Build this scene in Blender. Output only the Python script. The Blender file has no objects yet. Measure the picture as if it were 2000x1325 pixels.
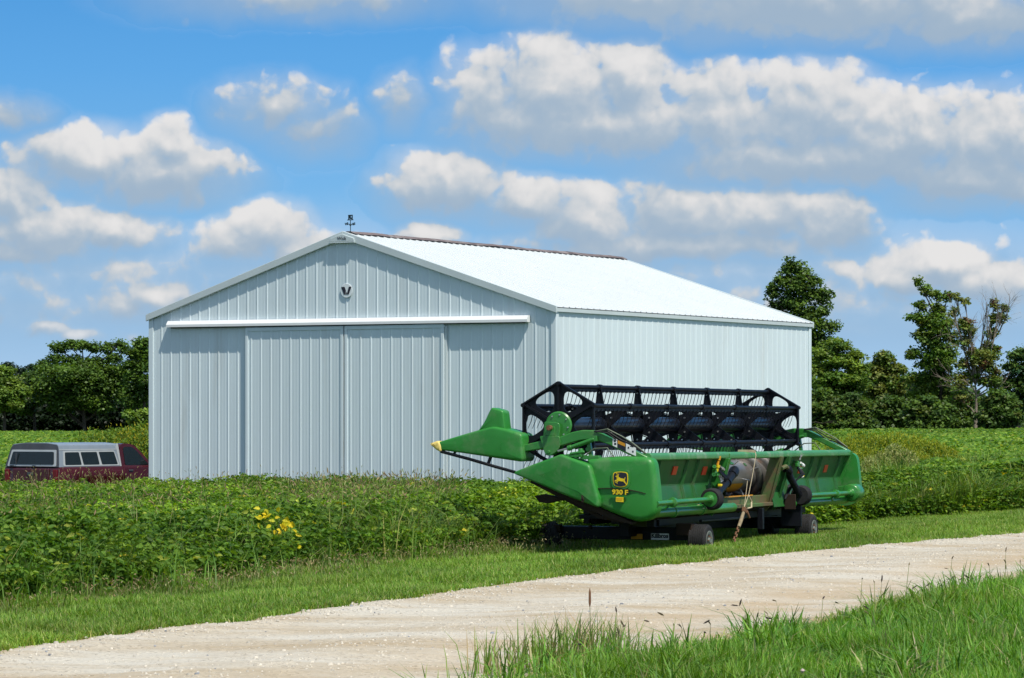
import bpy, bmesh, math, random
import numpy as np
from mathutils import Vector, Matrix

# ------------------------------------------------------------------ camera, world, sun, exposure
SC = bpy.context.scene
COL = SC.collection
EYE, FOC, HOR = 1.65, 6000.0, 820.0          # eye height, focal length in photo pixels, horizon row
cam = bpy.data.objects.new('camera', bpy.data.cameras.new('camera'))
COL.objects.link(cam)
cam.location = (0, 0, EYE)
cam.rotation_euler = (math.radians(90), 0, 0)
cam.data.sensor_width = 36
cam.data.lens = 108
cam.data.shift_y = 157.5 / 2000
cam.data.clip_end = 9000
SC.camera = cam

SUN_EL, SUN_H = math.radians(59), Vector((0.56, -0.83, 0)).normalized()
sun_dir = Vector((SUN_H.x * math.cos(SUN_EL), SUN_H.y * math.cos(SUN_EL), math.sin(SUN_EL)))
sun = bpy.data.objects.new('sun', bpy.data.lights.new('sun', 'SUN'))
COL.objects.link(sun)
sun.data.energy = 4.3
sun.data.angle = math.radians(0.5)
sun.data.color = (1.0, 0.945, 0.835)
sun.rotation_euler = sun_dir.to_track_quat('Z', 'Y').to_euler()

W = bpy.data.worlds.new('World')
SC.world = W
W.use_nodes = True
wn = W.node_tree
wn.nodes.clear()
sky = wn.nodes.new('ShaderNodeTexSky')
sky.sky_type = 'NISHITA'
sky.sun_disc = False
sky.sun_elevation = SUN_EL
sky.sun_rotation = math.atan2(SUN_H.x, SUN_H.y)
sky.air_density = 1.0
sky.dust_density = 0.35
sky.ozone_density = 3.0
stc = wn.nodes.new('ShaderNodeTexCoord')            # clear, dry air: the band of murk at the horizon is lifted out
sadd = wn.nodes.new('ShaderNodeVectorMath'); sadd.operation = 'ADD'; sadd.inputs[1].default_value = (0, 0, 0.24)
snrm = wn.nodes.new('ShaderNodeVectorMath'); snrm.operation = 'NORMALIZE'
wn.links.new(stc.outputs['Generated'], sadd.inputs[0]); wn.links.new(sadd.outputs[0], snrm.inputs[0]); wn.links.new(snrm.outputs[0], sky.inputs['Vector'])
hs = wn.nodes.new('ShaderNodeHueSaturation')
hs.inputs['Saturation'].default_value = 0.80
hs.inputs['Hue'].default_value = 0.486
bg = wn.nodes.new('ShaderNodeBackground')
bg.inputs['Strength'].default_value = 0.13
wo = wn.nodes.new('ShaderNodeOutputWorld')
wn.links.new(sky.outputs[0], hs.inputs['Color'])
wn.links.new(hs.outputs[0], bg.inputs[0])
wn.links.new(bg.outputs[0], wo.inputs[0])

SC.view_settings.view_transform = 'Standard'
SC.view_settings.look = 'None'
SC.view_settings.exposure = 0.12
SC.view_settings.gamma = 1
SC.render.engine = 'CYCLES'
SC.cycles.max_bounces = 6
SC.cycles.diffuse_bounces = 3
SC.cycles.glossy_bounces = 3
SC.cycles.transmission_bounces = 4
SC.cycles.transparent_max_bounces = 8
SC.cycles.use_denoising = True
SC.cycles.use_adaptive_sampling = True
SC.cycles.adaptive_threshold = 0.012
SC.cycles.adaptive_min_samples = 12

rng = np.random.default_rng(11)
random.seed(5)

# ------------------------------------------------------------------ frames of the place
NX, NY = 1.783, 38.9                          # foot of the harvester header's near end
UX, UY = 0.383, 0.92375                       # along the lane and the header
VX, VY = -0.92375, 0.383                      # across, away from the lane
def st(x, y):
    dx, dy = x - NX, y - NY
    return dx * UX + dy * UY, dx * VX + dy * VY
def xy(s, t):
    return NX + s * UX + t * VX, NY + s * UY + t * VY
def sstep(a, b, x):
    k = np.clip((x - a) / (b - a), 0, 1)
    return k * k * (3 - 2 * k)
def gz(x, y):
    """height of the ground"""
    x = np.asarray(x, float); y = np.asarray(y, float)
    s, t = st(x, y)
    z = np.interp(t, [-60, -1.6, 1.0, 3.0, 14.0, 60], [0, 0, -0.12, -0.16, -0.62, -0.65])
    far = np.interp(x, [-40, 25], [-0.45, 0.02])
    w = sstep(95, 200, y)
    return z * (1 - w) + far * w
_lat = np.random.default_rng(3).random((256, 256))
def vnoise(x, y):
    x = np.asarray(x, float); y = np.asarray(y, float)
    xi = np.floor(x).astype(int); yi = np.floor(y).astype(int)
    fx = x - xi; fy = y - yi
    fx = fx * fx * (3 - 2 * fx); fy = fy * fy * (3 - 2 * fy)
    g = lambda a, b: _lat[a % 256, b % 256]
    return (g(xi, yi) * (1 - fx) + g(xi + 1, yi) * fx) * (1 - fy) + (g(xi, yi + 1) * (1 - fx) + g(xi + 1, yi + 1) * fx) * fy

# ------------------------------------------------------------------ materials
def mat_new(name):
    m = bpy.data.materials.new(name)
    m.use_nodes = True
    nt = m.node_tree
    b = nt.nodes['Principled BSDF']
    return m, nt, b
def N(nt, kind, **kw):
    n = nt.nodes.new(kind)
    for k, v in kw.items():
        if k in n.inputs: n.inputs[k].default_value = v
        else: setattr(n, k, v)
    return n
def paint(name, col, rough=0.4, metal=0.0, var=0.12, scale=3.0, bump=0.0, dirt=None, dirt_amt=0.0, dirt_scale=2.0, coat=0.0, streak=False):
    """painted or bare surface: base colour varied by noise, optional dirt patches"""
    m, nt, b = mat_new(name)
    tc = N(nt, 'ShaderNodeTexCoord')
    mp = N(nt, 'ShaderNodeMapping')
    if streak: mp.inputs['Scale'].default_value = (1, 1, 0.12)
    nt.links.new(tc.outputs['Object'], mp.inputs[0])
    nz = N(nt, 'ShaderNodeTexNoise', Scale=scale, Detail=6.0, Roughness=0.6)
    nt.links.new(mp.outputs[0], nz.inputs['Vector'])
    rp = N(nt, 'ShaderNodeValToRGB')
    lo = [max(0, c * (1 - var)) for c in col]; hi = [min(1, c * (1 + var)) for c in col]
    rp.color_ramp.elements[0].color = (*lo, 1); rp.color_ramp.elements[0].position = 0.3
    rp.color_ramp.elements[1].color = (*hi, 1); rp.color_ramp.elements[1].position = 0.7
    nt.links.new(nz.outputs['Fac'], rp.inputs[0])
    out = rp.outputs[0]
    if dirt:
        n2 = N(nt, 'ShaderNodeTexNoise', Scale=dirt_scale, Detail=9.0, Roughness=0.68)
        nt.links.new(mp.outputs[0], n2.inputs['Vector'])
        r2 = N(nt, 'ShaderNodeMapRange')
        r2.inputs['From Min'].default_value = 0.62 - dirt_amt * 0.35
        r2.inputs['From Max'].default_value = 0.80 - dirt_amt * 0.2
        r2.inputs['To Max'].default_value = 0.9
        nt.links.new(n2.outputs['Fac'], r2.inputs['Value'])
        mx = N(nt, 'ShaderNodeMix', data_type='RGBA')
        nt.links.new(r2.outputs[0], mx.inputs['Factor'])
        nt.links.new(out, mx.inputs['A']); mx.inputs['B'].default_value = (*dirt, 1)
        out = mx.outputs['Result']
    nt.links.new(out, b.inputs['Base Color'])
    b.inputs['Roughness'].default_value = rough
    b.inputs['Metallic'].default_value = metal
    b.inputs['Coat Weight'].default_value = coat
    b.inputs['Coat Roughness'].default_value = 0.12
    if bump:
        bp = N(nt, 'ShaderNodeBump', Strength=bump, Distance=0.01)
        nt.links.new(nz.outputs['Fac'], bp.inputs['Height'])
        nt.links.new(bp.outputs[0], b.inputs['Normal'])
    return m
def leaf_mat(name, trans=0.35, rough=0.45, spec=0.35):
    """leaves and blades: colour from each leaf's own tint"""
    m, nt, b = mat_new(name)
    at = N(nt, 'ShaderNodeAttribute', attribute_name='tint')
    b.inputs['Roughness'].default_value = rough
    b.inputs['Specular IOR Level'].default_value = spec
    nt.links.new(at.outputs['Color'], b.inputs['Base Color'])
    tr = N(nt, 'ShaderNodeBsdfTranslucent')
    hsn = N(nt, 'ShaderNodeHueSaturation', Saturation=1.1, Value=1.5, Hue=0.485)
    nt.links.new(at.outputs['Color'], hsn.inputs['Color'])
    nt.links.new(hsn.outputs[0], tr.inputs['Color'])
    mx = N(nt, 'ShaderNodeMixShader', Fac=trans)
    nt.links.new(b.outputs[0], mx.inputs[1]); nt.links.new(tr.outputs[0], mx.inputs[2])
    nt.links.new(mx.outputs[0], nt.nodes['Material Output'].inputs[0])
    return m

M = {}
M['steel_white'] = paint('white_painted_steel', (0.665, 0.76, 0.795), 0.42, var=0.05, scale=1.2, dirt=(0.57, 0.62, 0.62), dirt_amt=0.2, dirt_scale=1.5, streak=True)
M['roof_white'] = paint('white_roof_steel', (0.595, 0.632, 0.64), 0.4, var=0.03, scale=0.8)
M['trim_grey'] = paint('pale_grey_trim', (0.55, 0.62, 0.63), 0.4, var=0.05, scale=1.0, streak=True)
M['track_white'] = paint('white_track_trim', (0.80, 0.82, 0.82), 0.35, var=0.03)
M['ridge_brown'] = paint('weathered_ridge_steel', (0.16, 0.12, 0.11), 0.6, var=0.4, scale=1.5, dirt=(0.5, 0.45, 0.42), dirt_amt=0.3)
M['dark_metal'] = paint('dark_weathered_metal', (0.02, 0.045, 0.055), 0.5, metal=0.3, var=0.3)
M['emblem_white'] = paint('weathered_white_sign', (0.74, 0.79, 0.81), .5, var=.05)
M['sign_dark'] = paint('dark_lettering', (0.016, 0.016, 0.028), 0.5, var=0.1)
M['green'] = paint('green_machine_paint', (0.032, 0.205, 0.032), 0.34, var=0.07, scale=2.5, coat=0.25, dirt=(0.12, 0.21, 0.07), dirt_amt=0.3, dirt_scale=3.5)
M['green_poly'] = paint('green_moulded_plastic', (0.028, 0.225, 0.032), 0.42, var=0.06, scale=1.6, dirt=(0.13, 0.25, 0.10), dirt_amt=0.34, dirt_scale=2.6)
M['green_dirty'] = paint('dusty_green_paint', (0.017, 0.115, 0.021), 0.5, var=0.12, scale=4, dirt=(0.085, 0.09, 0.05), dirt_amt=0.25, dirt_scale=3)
M['green_rail'] = paint('faded_green_paint', (0.06, 0.25, 0.07), 0.4, var=0.1, scale=3, dirt=(0.30, 0.36, 0.26), dirt_amt=0.3, dirt_scale=3)
M['rust_green'] = paint('rusty_green_paint', (0.035, 0.18, 0.035), 0.6, var=0.2, scale=4, dirt=(0.15, 0.085, 0.045), dirt_amt=0.95, dirt_scale=3.5)
M['black'] = paint('black_machine_paint', (0.005, 0.006, 0.010), 0.5, var=0.2, dirt=(0.03, 0.028, 0.026), dirt_amt=0.15)
M['black_tube'] = paint('black_reel_tube', (0.007, 0.010, 0.018), 0.34, var=0.15, dirt=(0.035, 0.04, 0.05), dirt_amt=0.2, coat=0.1)
M['rubber'] = paint('black_rubber', (0.020, 0.020, 0.021), 0.8, var=0.25, bump=0.3, scale=9, dirt=(0.06, 0.057, 0.053), dirt_amt=0.15)
M['steel'] = paint('worn_auger_steel', (0.27, 0.255, 0.24), 0.42, metal=0.65, var=0.2, scale=4, dirt=(0.26, 0.11, 0.045), dirt_amt=0.25, dirt_scale=2.5)
M['bright'] = paint('bright_steel', (0.55, 0.55, 0.53), 0.35, metal=0.8, var=0.15)
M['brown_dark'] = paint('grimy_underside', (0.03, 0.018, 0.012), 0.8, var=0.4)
M['rust'] = paint('rusty_iron', (0.16, 0.075, 0.035), 0.8, var=0.35, scale=8)
M['hose_grey'] = paint('grey_green_hose', (0.12, 0.15, 0.10), 0.6, var=0.2)
M['yellow'] = paint('yellow_decal', (0.80, 0.58, 0.012), 0.5, var=0.05)
M['yellow_pale'] = paint('faded_yellow_plastic', (0.78, 0.60, 0.17), 0.5, var=0.08)
M['orange'] = paint('orange_paint', (0.62, 0.27, 0.012), 0.45, var=0.2)
M['reflector'] = paint('orange_red_reflector', (0.72, 0.055, 0.022), 0.4, var=0.08)
M['white_decal'] = paint('white_decal', (0.78, 0.79, 0.78), 0.5, var=0.06)
M['strap_old'] = paint('grubby_webbing', (0.25, 0.195, 0.12), 0.9, var=0.3, scale=14)
M['strap'] = paint('tan_webbing', (0.52, 0.43, 0.28), 0.9, var=0.18, scale=20)
M['rim'] = paint('pale_wheel_rim', (0.17, 0.195, 0.175), 0.6, var=0.3, dirt=(.10, .09, .07), dirt_amt=.4)
M['maroon'] = paint('maroon_car_paint', (0.064, 0.008, 0.013), 0.22, var=0.1, scale=1.0, coat=0.6, dirt=(0.09, 0.03, 0.035), dirt_amt=0.12)
M['cap_silver'] = paint('grey_aluminium_cap', (0.28, 0.33, 0.385), 0.4, metal=0.3, var=0.08, streak=True)
M['cap_frame'] = paint('pale_cap_frame', (0.46, 0.49, 0.50), 0.4, metal=0.2, var=0.06)
M['cap_dark'] = paint('dark_cap_edge', (0.055, 0.06, 0.07), 0.45, var=0.2)
M['chrome'] = paint('dull_chrome', (0.42, 0.43, 0.46), 0.25, metal=0.9, var=0.15)
M['bark'] = paint('tree_bark', (0.060, 0.047, 0.035), 0.9, var=0.35, scale=5, bump=0.5)
M['bark_pale'] = paint('pale_dead_bark', (0.23, 0.19, 0.15), 0.9, var=0.3, scale=5, bump=0.5)
M['leaf'] = leaf_mat('tree_leaves', 0.34, 0.5)
M['soy_leaf'] = leaf_mat('soybean_leaves', 0.36, 0.55, 0.22)
M['grass_blade'] = leaf_mat('grass_blades', 0.32, 0.5, 0.3)
m, nt, b = mat_new('tinted_glass')
b.inputs['Base Color'].default_value = (0.012, 0.018, 0.02, 1); b.inputs['Roughness'].default_value = 0.06
b.inputs['Specular IOR Level'].default_value = 0.6
M['glass'] = m

for k_ in ('black', 'black_tube', 'brown_dark', 'rubber'): M[k_].node_tree.nodes['Principled BSDF'].inputs['Specular IOR Level'].default_value = .28

# ------------------------------------------------------------------ mesh helpers
class MB:
    """collects faces and links them as one mesh object"""
    def __init__(self): self.v = []; self.f = []
    def add(self, vs, fs):
        o = len(self.v); self.v += [tuple(p) for p in vs]; self.f += [tuple(i + o for i in f) for f in fs]
        return self
    def box(self, c, d, rot=None):
        vs = [Vector((sx * d[0] / 2, sy * d[1] / 2, sz * d[2] / 2)) for sx in (-1, 1) for sy in (-1, 1) for sz in (-1, 1)]
        if rot: vs = [rot @ p for p in vs]
        vs = [p + Vector(c) for p in vs]
        return self.add(vs, [(0, 1, 3, 2), (4, 6, 7, 5), (0, 4, 5, 1), (2, 3, 7, 6), (0, 2, 6, 4), (1, 5, 7, 3)])
    def bar(self, a, b_, w, h, up=(0, 0, 1)):
        a = Vector(a); b_ = Vector(b_); d = b_ - a; z = d.normalized()
        x = z.cross(Vector(up))
        if x.length < 1e-4: x = z.cross(Vector((1, 0, 0)))
        x.normalize(); y = x.cross(z)
        vs = []
        for p in (a, b_):
            for sx, sy in ((-1, -1), (1, -1), (1, 1), (-1, 1)): vs.append(p + x * sx * w / 2 + y * sy * h / 2)
        return self.add(vs, [(0, 3, 2, 1), (4, 5, 6, 7), (0, 1, 5, 4), (1, 2, 6, 5), (2, 3, 7, 6), (3, 0, 4, 7)])
    def tube(self, pts, r, n=10, cap=True):
        pts = [Vector(p) for p in pts]
        rs = r if isinstance(r, (list, tuple)) else [r] * len(pts)
        vs = []; fs = []; x = None
        for i, p in enumerate(pts):
            t = (pts[min(i + 1, len(pts) - 1)] - pts[max(i - 1, 0)])
            t = t.normalized() if t.length > 1e-9 else Vector((0, 0, 1))
            if x is None: x = t.cross(Vector((0.31, 0.17, 0.93)))
            x = x - t * x.dot(t)
            if x.length < 1e-5: x = t.cross(Vector((1, 0, 0)))
            x.normalize(); y = t.cross(x)
            for k in range(n):
                a = 2 * math.pi * k / n
                vs.append(p + (x * math.cos(a) + y * math.sin(a)) * rs[i])
        for i in range(len(pts) - 1):
            for k in range(n):
                k2 = (k + 1) % n
                fs.append((i * n + k, i * n + k2, (i + 1) * n + k2, (i + 1) * n + k))
        if cap:
            fs.append(tuple(range(n - 1, -1, -1))); o = (len(pts) - 1) * n; fs.append(tuple(range(o, o + n)))
        return self.add(vs, fs)
    def loft(self, rings, cap=True):
        n = len(rings[0]); vs = [p for r in rings for p in r]; fs = []
        for i in range(len(rings) - 1):
            for k in range(n):
                k2 = (k + 1) % n
                fs.append((i * n + k, i * n + k2, (i + 1) * n + k2, (i + 1) * n + k))
        if cap:
            fs.append(tuple(range(n - 1, -1, -1))); o = (len(rings) - 1) * n; fs.append(tuple(range(o, o + n)))
        return self.add(vs, fs)
    def prism(self, poly, a, b_, axis='x'):
        """polygon (p, q) extruded from a to b_ along an axis"""
        def P(p, q, k): return (k, p, q) if axis == 'x' else (p, k, q) if axis == 'y' else (p, q, k)
        return self.loft([[P(p, q, a) for p, q in poly], [P(p, q, b_) for p, q in poly]])
    def lathe(self, prof, c, axis, n=24):
        """profile (radius, along) turned about an axis through c"""
        ax = Vector(axis).normalized(); x = ax.cross(Vector((0.2, 0.1, 0.97))).normalized(); y = ax.cross(x)
        rings = []
        for r, h in prof:
            rings.append([Vector(c) + ax * h + (x * math.cos(2 * math.pi * k / n) + y * math.sin(2 * math.pi * k / n)) * max(r, 1e-4) for k in range(n)])
        return self.loft(rings)
    def build(self, name, m, parent=None, bevel=0, smooth=False, segs=2, angle=35):
        me = bpy.data.meshes.new(name); me.from_pydata(self.v, [], self.f)
        bm = bmesh.new(); bm.from_mesh(me); bmesh.ops.recalc_face_normals(bm, faces=bm.faces); bm.to_mesh(me); bm.free()
        me.materials.append(M[m] if isinstance(m, str) else m)
        o = bpy.data.objects.new(name, me); COL.objects.link(o)
        if parent: o.parent = parent
        if bevel:
            b = o.modifiers.new('bevel', 'BEVEL'); b.width = bevel; b.segments = segs; b.limit_method = 'ANGLE'; b.angle_limit = math.radians(angle); b.harden_normals = False
        if smooth or bevel:
            for p in me.polygons: p.use_smooth = True
            sm = me.attributes.get('sharp_edge')
            me.set_sharp_from_angle(angle=math.radians(angle))
        return o
def build_each(mb, name, m, parent=None, **kw):
    """one object for every separate piece in the builder"""
    par = list(range(len(mb.v)))
    def find(a):
        while par[a] != a: par[a] = par[par[a]]; a = par[a]
        return a
    for f in mb.f:
        for i in f[1:]: par[find(i)] = find(f[0])
    groups = {}
    for f in mb.f: groups.setdefault(find(f[0]), []).append(f)
    out = []
    for fs in groups.values():
        ids = sorted({i for f in fs for i in f}); ix = {i: k for k, i in enumerate(ids)}
        q = MB(); q.add([mb.v[i] for i in ids], [tuple(ix[i] for i in f) for f in fs]); out.append(q.build(name, m, parent, **kw))
    return out
def smooth_poly(pts, it=2, closed=True):
    """round a polygon's corners (corner cutting)"""
    for _ in range(it):
        q = []
        n = len(pts)
        for i in range(n):
            a = pts[i]; b_ = pts[(i + 1) % n]
            q.append((a[0] * .75 + b_[0] * .25, a[1] * .75 + b_[1] * .25)); q.append((a[0] * .25 + b_[0] * .75, a[1] * .25 + b_[1] * .75))
        pts = q
    return pts
def round_corners(pts, r, k=4):
    out = []; n = len(pts)
    for i in range(n):
        p0, p, p1 = Vector(pts[i - 1]), Vector(pts[i]), Vector(pts[(i + 1) % n])
        rr = r[i] if isinstance(r, (list, tuple)) else r
        d0 = min(rr, (p0 - p).length * .45); d1 = min(rr, (p1 - p).length * .45)
        a = p + (p0 - p).normalized() * d0; c = p + (p1 - p).normalized() * d1
        for j in range(k + 1):
            w = j / k
            out.append(tuple(a * (1 - w) ** 2 + p * 2 * w * (1 - w) + c * w ** 2))
    return out
def inset(pts, d):
    n = len(pts); area = sum(pts[i][0] * pts[(i + 1) % n][1] - pts[(i + 1) % n][0] * pts[i][1] for i in range(n))
    sg = 1 if area > 0 else -1; out = []
    for i in range(n):
        a, p, c = Vector(pts[i - 1]), Vector(pts[i]), Vector(pts[(i + 1) % n])
        t = (c - a)
        if t.length < 1e-9: out.append(tuple(p)); continue
        t.normalize(); out.append((p.x - t.y * d * sg, p.y + t.x * d * sg))
    return out
def empty(name, label, cat, loc=(0, 0, 0), rz=0, group=None):
    o = bpy.data.objects.new(name, None); COL.objects.link(o); o.location = loc; o.rotation_euler = (0, 0, rz)
    o['label'] = label; o['category'] = cat
    if group: o['group'] = group
    return o
def tag(o, label=None, cat=None, group=None, kind=None):
    if label: o['label'] = label
    if cat: o['category'] = cat
    if group: o['group'] = group
    if kind: o['kind'] = kind
    return o
def text_mb(mb, s, size, depth, place, bold=0.0, width=None):
    """lettering as solid mesh; place maps (x, y, depth) to the sign's own space"""
    cu = bpy.data.curves.new('lettering', 'FONT'); cu.body = s; cu.size = size; cu.extrude = depth / 2; cu.offset = bold
    cu.align_x = 'CENTER'; cu.align_y = 'CENTER'; cu.resolution_u = 3
    ob = bpy.data.objects.new('lettering', cu); COL.objects.link(ob)
    bpy.context.view_layer.update()
    me = bpy.data.meshes.new_from_object(ob.evaluated_get(bpy.context.evaluated_depsgraph_get()))
    xs = [v.co.x for v in me.vertices]
    k = width / (max(xs) - min(xs)) if width else 1
    mb.add([place(v.co.x * k, v.co.y, v.co.z) for v in me.vertices], [tuple(p.vertices) for p in me.polygons])
    bpy.data.objects.remove(ob); bpy.data.curves.remove(cu); bpy.data.meshes.remove(me)
def np_obj(name, V, F, tint, m, parent=None, smooth=False):
    """V (n,3), F (k,4), tint (n,3) per vertex"""
    me = bpy.data.meshes.new(name)
    nv, nf = len(V), len(F)
    me.vertices.add(nv); me.vertices.foreach_set('co', np.ascontiguousarray(V, dtype=np.float32).ravel())
    me.loops.add(nf * 4); me.loops.foreach_set('vertex_index', np.ascontiguousarray(F, dtype=np.int32).ravel())
    me.polygons.add(nf)
    me.polygons.foreach_set('loop_start', np.arange(0, nf * 4, 4, dtype=np.int32))
    try: me.polygons.foreach_set('loop_total', np.full(nf, 4, dtype=np.int32))
    except Exception: pass
    if tint is not None:
        a = me.attributes.new('tint', 'FLOAT_COLOR', 'POINT')
        c = np.ones((nv, 4), dtype=np.float32); c[:, :3] = tint; a.data.foreach_set('color', c.ravel())
    me.update(calc_edges=True); me.validate()
    if smooth: me.polygons.foreach_set('use_smooth', np.ones(nf, dtype=bool))
    me.materials.append(M[m] if isinstance(m, str) else m)
    o = bpy.data.objects.new(name, me); COL.objects.link(o)
    if parent: o.parent = parent
    return o
def unit(a): return a / np.maximum(np.linalg.norm(a, axis=-1, keepdims=True), 1e-9)
def leaflets(P, D, Nn, L, Wd, fold=0.25, droop=0.15):
    """pointed oval leaves, two folded quads each: base P, direction D, face normal Nn"""
    D = unit(D); S = unit(np.cross(D, Nn)); Nn = np.cross(S, D)
    L = L[:, None]; Wd = Wd[:, None]
    up = Nn * Wd * fold
    b0 = P; tip = P + D * L - Nn * L * droop
    r1 = P + D * L * .30 + S * Wd * .5 + up; r2 = P + D * L * .66 + S * Wd * .42 + up - Nn * L * droop * .35
    l1 = P + D * L * .30 - S * Wd * .5 + up; l2 = P + D * L * .66 - S * Wd * .42 + up - Nn * L * droop * .35
    V = np.stack([b0, r1, r2, tip, l2, l1], 1).reshape(-1, 3)
    i = np.arange(len(P))[:, None] * 6
    F = np.concatenate([i + np.array([[0, 1, 2, 3]]), i + np.array([[0, 3, 4, 5]])], 0)
    return V, F
def blades(P, heading, H, lean, width, tipw=0.12):
    """grass blades: two quads each, leaning over along heading"""
    h = np.stack([np.cos(heading), np.sin(heading), np.zeros_like(heading)], 1)
    sd = np.stack([-np.sin(heading), np.cos(heading), np.zeros_like(heading)], 1)
    H = H[:, None]; lean = lean[:, None]; w = width[:, None] / 2
    up = np.array([[0, 0, 1.0]])
    mid = P + up * H * .58 + h * H * lean * .35; tip = P + up * H * (1 - .25 * np.minimum(lean, 1.6)) + h * H * lean
    V = np.stack([P - sd * w, P + sd * w, mid + sd * w * .85, mid - sd * w * .85, tip + sd * w * tipw, tip - sd * w * tipw], 1).reshape(-1, 3)
    i = np.arange(len(P))[:, None] * 6
    F = np.concatenate([i + np.array([[0, 1, 2, 3]]), i + np.array([[3, 2, 4, 5]])], 0)
    return V, F
def rhombs(P, D, Nn, L, Wd):
    D = unit(D); S = unit(np.cross(D, Nn)); L = L[:, None]; Wd = Wd[:, None]; Nn = np.cross(S, D)
    V = np.stack([P - D * L * .5, P + S * Wd * .5 + Nn * Wd * .12, P + D * L * .5, P - S * Wd * .5 + Nn * Wd * .12], 1).reshape(-1, 3)
    F = np.arange(len(P) * 4).reshape(-1, 4)
    return V, F
def rand_unit(n): return unit(rng.normal(size=(n, 3)))
def in_view(x, y):   # what the photo could see from a step to either side
    return (np.abs(x) < y * .185 + 2.0) & (y > 16.5)

# ------------------------------------------------------------------ ground, lane, sky
def grid_obj(name, us, vs, fn, m, kind='structure', smooth=True, tint=None):
    U, Vv = np.meshgrid(us, vs, indexing='ij')
    X, Y, Z = fn(U, Vv)
    P = np.stack([X, Y, Z], -1).reshape(-1, 3)
    nu, nv = len(us), len(vs)
    i = np.arange(nu * nv).reshape(nu, nv)
    F = np.stack([i[:-1, :-1], i[1:, :-1], i[1:, 1:], i[:-1, 1:]], -1).reshape(-1, 4)
    o = np_obj(name, P, F, None if tint is None else tint(U, Vv).reshape(-1, 1) * np.ones((1, 3)), m, smooth=smooth)
    if kind: o['kind'] = kind
    return o
def mat_ground():
    m, nt, b = mat_new('soil_and_thatch')
    tc = N(nt, 'ShaderNodeTexCoord')
    n1 = N(nt, 'ShaderNodeTexNoise', Scale=1.3, Detail=8.0, Roughness=0.7)
    n2 = N(nt, 'ShaderNodeTexNoise', Scale=40.0, Detail=4.0)
    nt.links.new(tc.outputs['Object'], n1.inputs['Vector']); nt.links.new(tc.outputs['Object'], n2.inputs['Vector'])
    r = N(nt, 'ShaderNodeValToRGB')
    r.color_ramp.elements[0].color = (0.030, 0.042, 0.012, 1); r.color_ramp.elements[0].position = 0.35
    r.color_ramp.elements[1].color = (0.075, 0.070, 0.030, 1); r.color_ramp.elements[1].position = 0.7
    nt.links.new(n1.outputs['Fac'], r.inputs[0]); nt.links.new(r.outputs[0], b.inputs['Base Color'])
    b.inputs['Roughness'].default_value = 0.95; b.inputs['Specular IOR Level'].default_value = 0.1
    bp = N(nt, 'ShaderNodeBump', Strength=0.6, Distance=0.03)
    nt.links.new(n2.outputs['Fac'], bp.inputs['Height']); nt.links.new(bp.outputs[0], b.inputs['Normal'])
    return m
M['ground'] = mat_ground()
def nonlin(a, b_, n, p): # spacing that widens with distance
    return np.concatenate([[a], a + (b_ - a) * np.linspace(0, 1, n)[1:] ** p])
ss = np.concatenate([np.arange(-60, 60, 1.0), nonlin(60, 3500, 60, 2.4)])
tt = np.concatenate([-nonlin(20, 3000, 30, 2.4)[::-1], np.arange(-19.5, 40, 0.75), nonlin(40, 3500, 40, 2.2)])
# gravel lane: sheet in (s, t), edges follow the verge
LS = [-60, -18, -8, -0.9, 2.6, 6.4, 14, 60]
L_FAR = [-1.55, -1.55, -1.46, -1.80, -2.40, -2.95, -3.1, -3.1]
L_NEAR = [-6.2, -6.2, -6.2, -6.1, -6.1, -6.1, -6.2, -6.2]
def lane_far(s): return np.interp(s, LS, L_FAR) + (vnoise(s * 1.1 + 7, s * 0 + 3) - .5) * .28 + (vnoise(s * 4 + 7, s * 0 + 9) - .5) * .14
def lane_near(s): return np.interp(s, LS, L_NEAR) + (vnoise(s * .9 + 70, s * 0 + 5) - .5) * .3 + (vnoise(s * 4 + 31, s * 0 + 2) - .5) * .16
def fn_ground(s, t):
    x, y = xy(s, t)
    return x, y, gz(x, y) - 0.012 - .06 * sstep(.02, .25, t - lane_near(s)) * sstep(.02, .25, lane_far(s) - t)
grid_obj('ground', ss, tt, fn_ground, 'ground')
def lane_z(s, k, x, y):
    ruts = -0.014 * np.exp(-((k - .27) / .11) ** 2) - 0.014 * np.exp(-((k - .73) / .11) ** 2) + 0.02 * np.exp(-((k - .5) / .12) ** 2) + 0.018 * np.exp(-((k - .93) / .05) ** 2)
    return 0.006 + ruts + (vnoise(x * 3, y * 3) - .5) * .012 + (vnoise(x * 11, y * 11) - .5) * .010
def fn_lane(s, k):
    a = lane_near(s) - .05; b_ = lane_far(s) + .05
    t = a + (b_ - a) * k
    x, y = xy(s, t)
    z = lane_z(s, k, x, y)
    edge = np.minimum(k, 1 - k)
    z = z - 0.05 * (1 - sstep(0, .03, edge)) + 0.008
    return x, y, z + np.interp(t, [-1.6, 1], [0, -.12]) * 1.0
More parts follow.
